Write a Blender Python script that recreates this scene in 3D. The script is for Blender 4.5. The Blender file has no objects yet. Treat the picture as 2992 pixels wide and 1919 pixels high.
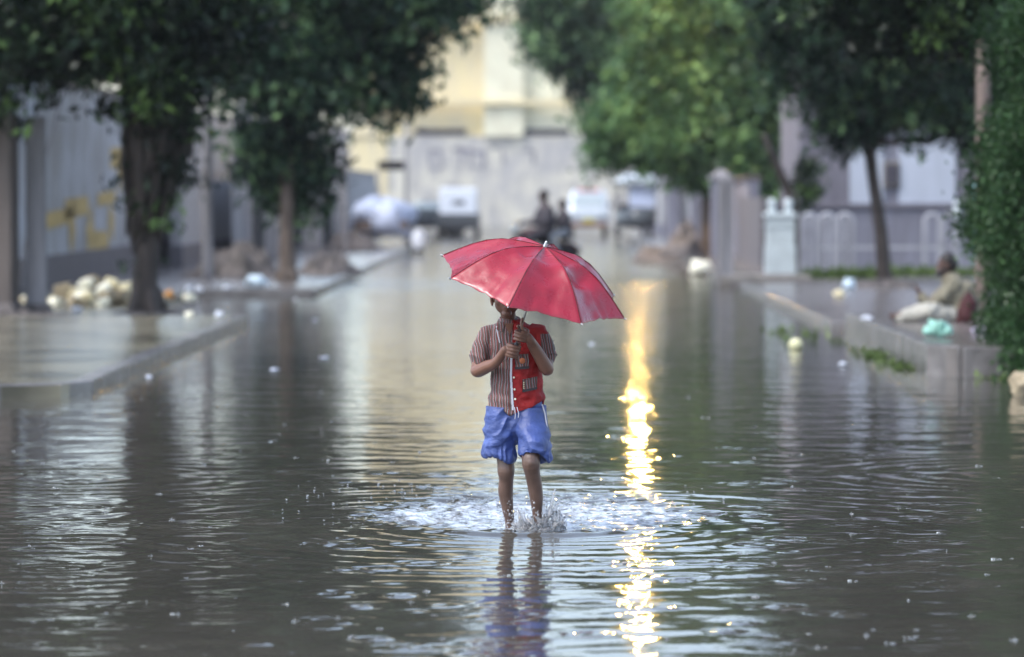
import bpy, math, random
import numpy as np
from mathutils import Vector, Matrix, noise as mnoise
R = math.radians
random.seed(7)
rng = np.random.default_rng(11)
scene = bpy.context.scene
COL = scene.collection

# ------------------------------------------------------------------ camera, world, sun, exposure
cam_data = bpy.data.cameras.new("camera")
cam = bpy.data.objects.new("camera", cam_data)
COL.objects.link(cam)
cam_data.sensor_width = 36.0
cam_data.lens = 135.0
cam_data.clip_end = 3000
cam.location = (0, 0, 1.64)
cam.rotation_euler = (R(90 - 2.024), 0, R(0.268))
cam_data.dof.use_dof = True
cam_data.dof.focus_distance = 18.62
cam_data.dof.aperture_fstop = 2.2
scene.camera = cam

SUN_EL, SUN_AZ = 55, 238          # azimuth measured clockwise from +Y
world = bpy.data.worlds.new("World")
scene.world = world
world.use_nodes = True
wn, wl = world.node_tree.nodes, world.node_tree.links
wn.clear()
w_out = wn.new("ShaderNodeOutputWorld")
w_bg = wn.new("ShaderNodeBackground")
w_sky = wn.new("ShaderNodeTexSky")
w_sky.sky_type = 'NISHITA'
w_sky.sun_disc = False
w_sky.sun_elevation = R(SUN_EL)
w_sky.sun_rotation = R(SUN_AZ)
w_sky.air_density = 1.0
w_sky.dust_density = 2.0
w_sky.ozone_density = 1.0
w_hs = wn.new("ShaderNodeHueSaturation")
w_hs.inputs['Saturation'].default_value = 0.8
w_bg.inputs['Strength'].default_value = 0.15
wl.new(w_sky.outputs[0], w_hs.inputs['Color'])
wl.new(w_hs.outputs[0], w_bg.inputs['Color'])
wl.new(w_bg.outputs[0], w_out.inputs['Surface'])

sun_d = bpy.data.lights.new("sun", 'SUN')
sun_d.energy = 1.15
sun_d.angle = R(25)
sun_d.color = (1.0, 1.0, 0.98)
sun = bpy.data.objects.new("sun", sun_d)
COL.objects.link(sun)
sd = Vector((math.sin(R(SUN_AZ)) * math.cos(R(SUN_EL)), math.cos(R(SUN_AZ)) * math.cos(R(SUN_EL)), math.sin(R(SUN_EL))))
sun.rotation_euler = sd.to_track_quat('Z', 'Y').to_euler()
sun.location = (0, 0, 40)

scene.view_settings.view_transform = 'Standard'
scene.view_settings.look = 'None'
scene.view_settings.exposure = 1.4
scene.view_settings.gamma = 1
scene.cycles.max_bounces = 8
scene.cycles.transparent_max_bounces = 8
scene.cycles.sample_clamp_indirect = 40
scene.cycles.caustics_refractive = False

# ------------------------------------------------------------------ materials
def new_mat(name):
    m = bpy.data.materials.new(name)
    m.use_nodes = True
    nt = m.node_tree
    b = nt.nodes['Principled BSDF']
    return m, nt, b

def ramp(nt, stops, interp='LINEAR'):
    r = nt.nodes.new('ShaderNodeValToRGB')
    r.color_ramp.interpolation = interp
    el = r.color_ramp.elements
    while len(el) > 1: el.remove(el[-1])
    el[0].position = stops[0][0]; el[0].color = (*stops[0][1], 1)
    for p, c in stops[1:]:
        e = el.new(p); e.color = (*c, 1)
    return r

def plain(name, col, rough=0.6, metal=0.0, var=0.15, scale=8.0, bump=0.0, bscale=40.0, coord='Object', stretch=(1, 1, 1), coat=0.0, spec=0.5):
    m, nt, b = new_mat(name)
    tc = nt.nodes.new('ShaderNodeTexCoord')
    mp = nt.nodes.new('ShaderNodeMapping')
    mp.inputs['Scale'].default_value = stretch
    nt.links.new(tc.outputs[coord], mp.inputs[0])
    n = nt.nodes.new('ShaderNodeTexNoise')
    n.inputs['Scale'].default_value = scale
    n.inputs['Detail'].default_value = 6
    nt.links.new(mp.outputs[0], n.inputs['Vector'])
    lo = tuple(c * (1 - var) for c in col); hi = tuple(min(1, c * (1 + var)) for c in col)
    r = ramp(nt, [(0.3, lo), (0.7, hi)])
    nt.links.new(n.outputs[0], r.inputs[0])
    nt.links.new(r.outputs[0], b.inputs['Base Color'])
    b.inputs['Roughness'].default_value = rough
    b.inputs['Metallic'].default_value = metal
    b.inputs['Coat Weight'].default_value = coat
    b.inputs['Specular IOR Level'].default_value = spec
    if bump:
        n2 = nt.nodes.new('ShaderNodeTexNoise')
        n2.inputs['Scale'].default_value = bscale
        n2.inputs['Detail'].default_value = 4
        nt.links.new(mp.outputs[0], n2.inputs['Vector'])
        bp = nt.nodes.new('ShaderNodeBump')
        bp.inputs['Strength'].default_value = bump
        bp.inputs['Distance'].default_value = 0.02
        nt.links.new(n2.outputs[0], bp.inputs['Height'])
        nt.links.new(bp.outputs[0], b.inputs['Normal'])
    return m

def wall_mat(name, base, stain, top=None, amount=0.55, rough=0.85, sx=1.2, sz=0.25, blotch=0.35):
    """plaster with rain streaks running down and blotches of damp"""
    m, nt, b = new_mat(name)
    L = nt.links
    tc = nt.nodes.new('ShaderNodeTexCoord')
    mp = nt.nodes.new('ShaderNodeMapping'); mp.inputs['Scale'].default_value = (sx, sx, sz)
    L.new(tc.outputs['Object'], mp.inputs[0])
    n = nt.nodes.new('ShaderNodeTexNoise'); n.inputs['Scale'].default_value = 3.0; n.inputs['Detail'].default_value = 8
    n.inputs['Roughness'].default_value = 0.65
    L.new(mp.outputs[0], n.inputs['Vector'])
    n2 = nt.nodes.new('ShaderNodeTexNoise'); n2.inputs['Scale'].default_value = 0.7; n2.inputs['Detail'].default_value = 5
    L.new(tc.outputs['Object'], n2.inputs['Vector'])
    r1 = ramp(nt, [(0.42, (0, 0, 0)), (0.68, (amount,) * 3)])
    r2 = ramp(nt, [(0.40, (0, 0, 0)), (0.62, (blotch,) * 3)])
    L.new(n.outputs[0], r1.inputs[0]); L.new(n2.outputs[0], r2.inputs[0])
    mx = nt.nodes.new('ShaderNodeMix'); mx.data_type = 'RGBA'
    mx.inputs[6].default_value = (*base, 1); mx.inputs[7].default_value = (*stain, 1)
    L.new(r1.outputs[0], mx.inputs[0])
    mx2 = nt.nodes.new('ShaderNodeMix'); mx2.data_type = 'RGBA'
    t = top or tuple(0.5 * (a + c) for a, c in zip(base, stain))
    mx2.inputs[7].default_value = (*t, 1)
    L.new(r2.outputs[0], mx2.inputs[0]); L.new(mx.outputs[2], mx2.inputs[6])
    L.new(mx2.outputs[2], b.inputs['Base Color'])
    b.inputs['Roughness'].default_value = rough
    n3 = nt.nodes.new('ShaderNodeTexNoise'); n3.inputs['Scale'].default_value = 18; n3.inputs['Detail'].default_value = 5
    L.new(tc.outputs['Object'], n3.inputs['Vector'])
    bp = nt.nodes.new('ShaderNodeBump'); bp.inputs['Strength'].default_value = 0.3; bp.inputs['Distance'].default_value = 0.01
    L.new(n3.outputs[0], bp.inputs['Height']); L.new(bp.outputs[0], b.inputs['Normal'])
    return m

def leaf_mat(name, dark, mid, light, rough=0.38):
    m, nt, b = new_mat(name)
    L = nt.links
    at = nt.nodes.new('ShaderNodeAttribute'); at.attribute_name = 'tint'
    r = ramp(nt, [(0.0, dark), (0.55, mid), (1.0, light)])
    L.new(at.outputs['Fac'], r.inputs[0])
    L.new(r.outputs[0], b.inputs['Base Color'])
    b.inputs['Roughness'].default_value = rough
    b.inputs['Specular IOR Level'].default_value = 0.25
    tr = nt.nodes.new('ShaderNodeBsdfTranslucent')
    L.new(r.outputs[0], tr.inputs[0])
    ms = nt.nodes.new('ShaderNodeMixShader'); ms.inputs[0].default_value = 0.3
    out = nt.nodes['Material Output']
    L.new(b.outputs[0], ms.inputs[1]); L.new(tr.outputs[0], ms.inputs[2])
    L.new(ms.outputs[0], out.inputs['Surface'])
    return m

def water_mat():
    m, nt, b = new_mat("flood_water")
    L = nt.links
    b.inputs['IOR'].default_value = 1.34
    b.inputs['Roughness'].default_value = 0.045
    tc = nt.nodes.new('ShaderNodeTexCoord')
    n0 = nt.nodes.new('ShaderNodeTexNoise'); n0.inputs['Scale'].default_value = 0.5; n0.inputs['Detail'].default_value = 5
    L.new(tc.outputs['Object'], n0.inputs['Vector'])
    r = ramp(nt, [(0.3, (0.046, 0.043, 0.037)), (0.7, (0.064, 0.059, 0.050))])
    L.new(n0.outputs[0], r.inputs[0])
    # froth whipped up by the feet (air-whitened water), and sky sheen painted far off, where the 'foam' value is high
    fa = nt.nodes.new('ShaderNodeAttribute'); fa.attribute_name = 'foam_sheen'
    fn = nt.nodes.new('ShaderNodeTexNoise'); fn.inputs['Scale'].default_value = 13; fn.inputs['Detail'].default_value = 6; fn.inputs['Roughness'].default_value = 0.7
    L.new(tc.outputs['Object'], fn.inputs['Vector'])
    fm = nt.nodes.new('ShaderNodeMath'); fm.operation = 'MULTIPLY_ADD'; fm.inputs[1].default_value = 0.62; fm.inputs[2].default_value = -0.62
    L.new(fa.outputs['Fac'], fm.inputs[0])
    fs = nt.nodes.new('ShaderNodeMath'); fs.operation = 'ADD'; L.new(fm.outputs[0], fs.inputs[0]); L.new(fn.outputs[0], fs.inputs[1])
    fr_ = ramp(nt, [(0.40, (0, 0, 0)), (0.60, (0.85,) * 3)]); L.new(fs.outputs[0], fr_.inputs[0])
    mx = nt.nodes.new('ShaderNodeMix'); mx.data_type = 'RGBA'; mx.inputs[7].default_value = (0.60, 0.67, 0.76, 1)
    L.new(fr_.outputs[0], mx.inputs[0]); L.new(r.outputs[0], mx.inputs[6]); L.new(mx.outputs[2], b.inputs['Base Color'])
    ro = nt.nodes.new('ShaderNodeMapRange'); ro.inputs[1].default_value = 26; ro.inputs[2].default_value = 60; ro.inputs[3].default_value = 0.045; ro.inputs[4].default_value = 0.10
    sp = nt.nodes.new('ShaderNodeSeparateXYZ'); L.new(tc.outputs['Object'], sp.inputs[0]); L.new(sp.outputs[1], ro.inputs[0])
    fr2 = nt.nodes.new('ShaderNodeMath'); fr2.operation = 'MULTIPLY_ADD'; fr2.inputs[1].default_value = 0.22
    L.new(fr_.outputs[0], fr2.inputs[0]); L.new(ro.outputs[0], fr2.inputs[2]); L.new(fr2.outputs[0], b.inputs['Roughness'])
    hs = []
    for sc, det, w in ((3.2, 3, 1.0), (9.0, 3, 0.42), (26.0, 2, 0.10)):
        n = nt.nodes.new('ShaderNodeTexNoise'); n.inputs['Scale'].default_value = sc; n.inputs['Detail'].default_value = det
        L.new(tc.outputs['Object'], n.inputs['Vector'])
        mu = nt.nodes.new('ShaderNodeMath'); mu.operation = 'MULTIPLY'; mu.inputs[1].default_value = w
        L.new(n.outputs[0], mu.inputs[0]); hs.append(mu)
    a = nt.nodes.new('ShaderNodeMath'); a.operation = 'ADD'; L.new(hs[0].outputs[0], a.inputs[0]); L.new(hs[1].outputs[0], a.inputs[1])
    a2 = nt.nodes.new('ShaderNodeMath'); a2.operation = 'ADD'; L.new(a.outputs[0], a2.inputs[0]); L.new(hs[2].outputs[0], a2.inputs[1])
    # calmer and choppier zones: more chop where the flood runs over the shallow hump in the road
    sep = nt.nodes.new('ShaderNodeSeparateXYZ'); L.new(tc.outputs['Object'], sep.inputs[0])
    d = nt.nodes.new('ShaderNodeMath'); d.operation = 'SUBTRACT'; d.inputs[1].default_value = 69.0; L.new(sep.outputs[1], d.inputs[0])
    d2 = nt.nodes.new('ShaderNodeMath'); d2.operation = 'ABSOLUTE'; L.new(d.outputs[0], d2.inputs[0])
    mr = nt.nodes.new('ShaderNodeMapRange'); mr.inputs[1].default_value = 0.5; mr.inputs[2].default_value = 8.0
    mr.inputs[3].default_value = 0.014; mr.inputs[4].default_value = 0.0
    L.new(d2.outputs[0], mr.inputs[0])
    far = nt.nodes.new('ShaderNodeMapRange'); far.inputs[1].default_value = 24; far.inputs[2].default_value = 75; far.inputs[3].default_value = 0.0026; far.inputs[4].default_value = 0.015
    L.new(sep.outputs[1], far.inputs[0])
    mr2 = nt.nodes.new('ShaderNodeMath'); mr2.operation = 'ADD'
    L.new(far.outputs[0], mr2.inputs[1]); L.new(mr.outputs[0], mr2.inputs[0])
    bp = nt.nodes.new('ShaderNodeBump'); bp.inputs['Strength'].default_value = 1.0
    L.new(mr2.outputs[0], bp.inputs['Distance'])
    L.new(a2.outputs[0], bp.inputs['Height']); L.new(bp.outputs[0], b.inputs['Normal'])
    return m

def splash_mat():
    m, nt, b = new_mat("splashing_water")
    b.inputs['Base Color'].default_value = (0.95, 0.96, 0.98, 1)
    b.inputs['Roughness'].default_value = 0.08
    b.inputs['IOR'].default_value = 1.33
    b.inputs['Transmission Weight'].default_value = 0.86
    return m

def emit_mat(name, col, strength):
    m, nt, b = new_mat(name)
    b.inputs['Base Color'].default_value = (*col, 1)
    b.inputs['Emission Color'].default_value = (*col, 1)
    b.inputs['Emission Strength'].default_value = strength
    return m

def stripe_mat(name, scale=95.0, tilt=0.0, seed=0.0):
    """woven cloth with uneven vertical stripes of brown, grey, white and red"""
    m, nt, b = new_mat(name)
    L = nt.links
    tc = nt.nodes.new('ShaderNodeTexCoord')
    mp = nt.nodes.new('ShaderNodeMapping'); mp.inputs['Rotation'].default_value = (0, tilt, 0)
    mp.inputs['Location'].default_value = (seed, 0, 0)
    L.new(tc.outputs['Object'], mp.inputs[0])
    dn = nt.nodes.new('ShaderNodeTexNoise'); dn.inputs['Scale'].default_value = 14; dn.inputs['Detail'].default_value = 2
    L.new(mp.outputs[0], dn.inputs['Vector'])
    sep = nt.nodes.new('ShaderNodeSeparateXYZ'); L.new(mp.outputs[0], sep.inputs[0])
    ma = nt.nodes.new('ShaderNodeMath'); ma.operation = 'MULTIPLY_ADD'; ma.inputs[1].default_value = 0.022
    L.new(dn.outputs[0], ma.inputs[0]); L.new(sep.outputs[0], ma.inputs[2])
    mu = nt.nodes.new('ShaderNodeMath'); mu.operation = 'MULTIPLY'; mu.inputs[1].default_value = scale / 3.4
    L.new(ma.outputs[0], mu.inputs[0])
    fr = nt.nodes.new('ShaderNodeMath'); fr.operation = 'FRACT'; L.new(mu.outputs[0], fr.inputs[0])
    br, gr, wh, rd, dk = (0.085, 0.05, 0.038), (0.17, 0.155, 0.16), (0.42, 0.39, 0.41), (0.34, 0.04, 0.045), (0.03, 0.02, 0.025)
    r = ramp(nt, [(0.0, br), (0.16, gr), (0.24, dk), (0.30, wh), (0.34, rd), (0.40, br), (0.58, dk), (0.63, gr), (0.71, wh), (0.745, dk), (0.84, rd), (0.90, br)], 'CONSTANT')
    L.new(fr.outputs[0], r.inputs[0])
    L.new(r.outputs[0], b.inputs['Base Color'])
    b.inputs['Roughness'].default_value = 0.8
    b.inputs['Sheen Weight'].default_value = 0.2
    n2 = nt.nodes.new('ShaderNodeTexNoise'); n2.inputs['Scale'].default_value = 40; n2.inputs['Detail'].default_value = 4
    L.new(tc.outputs['Object'], n2.inputs['Vector'])
    bp = nt.nodes.new('ShaderNodeBump'); bp.inputs['Strength'].default_value = 0.6; bp.inputs['Distance'].default_value = 0.006
    L.new(n2.outputs[0], bp.inputs['Height']); L.new(bp.outputs[0], b.inputs['Normal'])
    return m

def canopy_mat():
    m, nt, b = new_mat("umbrella_cloth")
    L = nt.links
    tc = nt.nodes.new('ShaderNodeTexCoord')
    n = nt.nodes.new('ShaderNodeTexNoise'); n.inputs['Scale'].default_value = 9; n.inputs['Detail'].default_value = 5
    L.new(tc.outputs['Object'], n.inputs['Vector'])
    r = ramp(nt, [(0.3, (0.25, 0.002, 0.014)), (0.7, (0.34, 0.006, 0.026))])
    L.new(n.outputs[0], r.inputs[0]); L.new(r.outputs[0], b.inputs['Base Color'])
    rr = ramp(nt, [(0.35, (0.24,) * 3), (0.7, (0.42,) * 3)])
    n1 = nt.nodes.new('ShaderNodeTexNoise'); n1.inputs['Scale'].default_value = 22; n1.inputs['Detail'].default_value = 5
    L.new(tc.outputs['Object'], n1.inputs['Vector']); L.new(n1.outputs[0], rr.inputs[0]); L.new(rr.outputs[0], b.inputs['Roughness'])
    b.inputs['Coat Weight'].default_value = 0.7
    b.inputs['Coat IOR'].default_value = 1.5
    b.inputs['Coat Roughness'].default_value = 0.24
    b.inputs['Specular IOR Level'].default_value = 0.5
    bp = nt.nodes.new('ShaderNodeBump'); bp.inputs['Strength'].default_value = 0.5; bp.inputs['Distance'].default_value = 0.006
    L.new(n1.outputs[0], bp.inputs['Height']); L.new(bp.outputs[0], b.inputs['Normal'])
    tr = nt.nodes.new('ShaderNodeBsdfTranslucent'); tr.inputs[0].default_value = (0.6, 0.01, 0.02, 1)
    ms = nt.nodes.new('ShaderNodeMixShader'); ms.inputs[0].default_value = 0.14
    out = nt.nodes['Material Output']
    L.new(b.outputs[0], ms.inputs[1]); L.new(tr.outputs[0], ms.inputs[2]); L.new(ms.outputs[0], out.inputs['Surface'])
    return m

M = {}
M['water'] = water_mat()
M['splash'] = splash_mat()
M['road'] = plain("wet_asphalt", (0.055, 0.052, 0.05), 0.4, var=0.3, scale=1.5)
M['earth'] = plain("wet_earth", (0.10, 0.085, 0.065), 0.7, var=0.4, scale=1.2, bump=0.6, bscale=8)
M['pave'] = plain("wet_paving", (0.15, 0.138, 0.10), 0.2, var=0.7, scale=0.9, bump=0.5, bscale=3.5)
M['pave_right'] = plain("wet_grey_paving", (0.145, 0.132, 0.13), 0.2, var=0.35, scale=1.6, bump=0.5, bscale=5)
M['kerb'] = plain("wet_kerb_stone", (0.16, 0.152, 0.155), 0.25, var=0.35, scale=3, bump=0.5, bscale=12)
M['wall_blue'] = wall_mat("whitewashed_wall", (0.47, 0.50, 0.55), (0.20, 0.20, 0.21), top=(.27, .27, .27), amount=0.7, sx=1.0, sz=.35, blotch=.8)
M['wall_dado'] = wall_mat("grey_dado_paint", (0.14, 0.135, 0.15), (0.08, 0.075, 0.08))
M['wall_white'] = wall_mat("stained_white_wall", (0.46, 0.465, 0.48), (0.14, 0.13, 0.14), amount=0.9, sx=2.2, sz=0.12, blotch=0.6)
M['wall_grey'] = wall_mat("grey_plaster", (0.21, 0.215, 0.265), (0.11, 0.105, 0.125), amount=0.7, sx=1.8, sz=0.15)
M['wall_mauve'] = wall_mat("mauve_grey_plaster", (0.175, 0.168, 0.20), (0.08, 0.075, 0.09))
M['wall_light'] = wall_mat("pale_blue_plaster", (0.44, 0.48, 0.56), (0.26, 0.28, 0.32), amount=0.4)
M['yellow'] = wall_mat("yellow_limewash", (0.74, 0.63, 0.37), (0.52, 0.48, 0.41), amount=0.6, sx=0.5, sz=0.12)
M['yellow_pale'] = wall_mat("faded_cream_limewash", (0.76, 0.74, 0.57), (0.58, 0.53, 0.40), amount=0.7, sx=0.4, sz=0.3)
M['cream_low'] = wall_mat("stained_cream_wall", (0.62, 0.59, 0.50), (0.27, 0.265, 0.29), top=(.38, .37, .38), amount=0.85, sx=0.5, sz=0.3, blotch=0.8)
M['slit'] = plain("dark_opening", (0.05, 0.045, 0.06), 0.6)
M['graffiti'] = plain("ochre_paint", (0.46, 0.34, 0.13), 0.8, var=0.35, scale=5)
M['graffiti_dark'] = plain("grey_paint_strokes", (0.22, 0.21, 0.25), 0.8, var=0.3, scale=2)
M['conc'] = plain("weathered_concrete", (0.20, 0.185, 0.17), 0.75, var=0.35, scale=2.5, bump=0.4, bscale=14, stretch=(1.5, 1.5, 0.4))
M['conc_pale'] = plain("pale_concrete", (0.24, 0.235, 0.25), 0.7, var=0.3, scale=2.5, bump=0.3, bscale=14, stretch=(2, 2, 0.3))
M['brown_post'] = plain("brown_post_paint", (0.14, 0.105, 0.09), 0.7, var=0.3, scale=3, stretch=(2, 2, 0.4))
M['dark_post'] = plain("dark_brown_concrete", (0.105, 0.088, 0.08), 0.8, var=0.3, scale=3, stretch=(3, 3, 0.3), bump=0.4, bscale=12)
M['white_paint'] = plain("white_gate_paint", (0.52, 0.58, 0.60), 0.6, var=0.12, scale=4)
M['bark'] = plain("wet_bark", (0.034, 0.025, 0.021), 0.65, var=0.5, scale=10, bump=0.9, bscale=22, stretch=(1, 1, 0.25))
M['bark_pale'] = plain("pale_bark", (0.13, 0.10, 0.08), 0.7, var=0.4, scale=10, bump=0.8, bscale=22, stretch=(1, 1, 0.25))
M['leaf_near'] = leaf_mat("dark_glossy_leaves", (0.008, 0.014, 0.008), (0.020, 0.044, 0.019), (0.20, 0.34, 0.10))
M['leaf_mid'] = leaf_mat("broad_green_leaves", (0.010, 0.022, 0.014), (0.048, 0.100, 0.056), (0.27, 0.43, 0.18))
M['leaf_bright'] = leaf_mat("fresh_green_leaves", (0.030, 0.070, 0.035), (0.075, 0.160, 0.075), (0.22, 0.40, 0.16))
M['leaf_ivy'] = leaf_mat("ivy_leaves", (0.020, 0.050, 0.014), (0.034, 0.080, 0.028), (0.10, 0.19, 0.07))
M['grass'] = leaf_mat("wet_grass", (0.07, 0.11, 0.03), (0.12, 0.18, 0.06), (0.2, 0.27, 0.09), 0.6)
M['skin'] = plain("brown_skin", (0.19, 0.095, 0.066), 0.42, var=0.12, scale=12)
M['skin_wet'] = plain("wet_brown_skin", (0.135, 0.083, 0.064), 0.36, var=0.2, scale=14)
M['skin_man'] = plain("dark_brown_skin", (0.075, 0.038, 0.028), 0.5, var=0.1)
M['hair'] = plain("black_hair", (0.012, 0.009, 0.009), 0.45, var=0.3, scale=60, bump=0.4, bscale=150)
M['lips'] = plain("lips", (0.22, 0.08, 0.07), 0.4)
M['red_cloth'] = plain("red_cotton", (0.30, 0.009, 0.010), 0.75, var=0.25, scale=14, bump=0.7, bscale=30)
M['stripe'] = stripe_mat("striped_cotton", 118)
M['stripe_sleeve'] = stripe_mat("striped_sleeve_cotton", 125, 0.18, 0.37)
M['stripe_pocket'] = stripe_mat("striped_pocket_cotton", 120, 0.06, 0.11)
M['white_cloth'] = plain("white_trim", (0.55, 0.55, 0.62), 0.8, var=0.15)
M['dark_cloth'] = plain("dark_trim", (0.05, 0.04, 0.045), 0.8)
M['orange_cloth'] = plain("orange_badge_cloth", (0.50, 0.16, 0.07), 0.7, var=0.3, scale=90)
M['blue_cloth'] = plain("blue_nylon", (0.052, 0.085, 0.26), 0.5, var=0.35, scale=9, bump=0.8, bscale=13, stretch=(1, 1, 1.6))
M['yellow_patch'] = plain("yellow_patch", (0.55, 0.50, 0.06), 0.6)
M['umbrella'] = canopy_mat()
M['steel'] = plain("steel", (0.55, 0.55, 0.55), 0.3, 0.9, var=0.1)
M['dark_metal'] = plain("dark_metal", (0.05, 0.05, 0.055), 0.4, 0.5)
M['white_plastic'] = plain("white_plastic", (0.7, 0.7, 0.68), 0.4)
M['stone'] = plain("cream_stone", (0.78, 0.70, 0.46), 0.8, var=0.25, scale=6, bump=0.5, bscale=20)
M['stone_pale'] = plain("pale_stone", (0.84, 0.82, 0.68), 0.8, var=0.2, scale=6, bump=0.5, bscale=20)
M['stone_dull'] = plain("dull_stone", (0.30, 0.25, 0.17), 0.85, var=0.3, scale=6, bump=0.5, bscale=20)
M['rubble'] = plain("dark_rubble", (0.10, 0.088, 0.085), 0.8, var=0.6, scale=6, bump=0.9, bscale=9)
M['orange_peel'] = plain("orange_litter", (0.55, 0.26, 0.07), 0.6)
M['litter_white'] = plain("white_litter", (0.58, 0.62, 0.70), 0.45, var=0.2)
M['litter_blue'] = plain("pale_blue_bag", (0.50, 0.62, 0.72), 0.4, var=0.2)
M['litter_mauve'] = plain("mauve_wrapper", (0.62, 0.56, 0.74), 0.4, var=0.2)
M['mint'] = plain("mint_plastic_bag", (0.32, 0.62, 0.53), 0.35, var=0.25, scale=10, bump=0.8, bscale=20)
M['cream_ball'] = plain("cream_rubber", (0.68, 0.66, 0.40), 0.5, var=0.15)
M['tarp'] = plain("white_tarpaulin", (0.40, 0.45, 0.58), 0.45, var=0.25, scale=3, bump=0.7, bscale=6)
M['van'] = plain("white_car_paint", (0.52, 0.57, 0.62), 0.25, var=0.05, coat=0.5)
M['van_red'] = plain("faded_red_lettering", (0.55, 0.20, 0.20), 0.5)
M['glass'] = plain("vehicle_glass", (0.30, 0.35, 0.37), 0.08, var=0.1, coat=0.6)
M['tyre'] = plain("rubber", (0.02, 0.02, 0.02), 0.8)
M['rust'] = plain("rusty_bumper", (0.20, 0.09, 0.045), 0.7, var=0.3)
M['car_dark'] = plain("dark_green_grey_paint", (0.055, 0.062, 0.07), 0.35, var=0.1, coat=0.4)
M['board'] = plain("white_board_paint", (0.68, 0.72, 0.78), 0.4, var=0.03)
M['black_ink'] = plain("black_ink", (0.05, 0.05, 0.06), 0.6)
M['khaki'] = plain("khaki_cotton", (0.18, 0.165, 0.12), 0.85, var=0.2, scale=10, bump=0.6, bscale=18)
M['pale_cotton'] = plain("pale_cotton", (0.36, 0.35, 0.31), 0.85, var=0.2, scale=10, bump=0.6, bscale=18)
M['maroon'] = plain("maroon_cloth", (0.045, 0.008, 0.010), 0.8, var=0.2)
M['jacket'] = plain("dark_jacket", (0.045, 0.04, 0.048), 0.8, var=0.2)
M['grey_trousers'] = plain("grey_blue_cotton", (0.30, 0.33, 0.36), 0.85, var=0.15)
M['lamp'] = emit_mat("sodium_lamp_glass", (1.0, 0.60, 0.16), 800.0)
M['picket'] = plain("pale_picket_concrete", (0.32, 0.325, 0.36), 0.7, var=0.25, scale=3)
M['teal'] = plain("teal_paint", (0.22, 0.42, 0.42), 0.6, var=0.3, scale=2)

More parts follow.
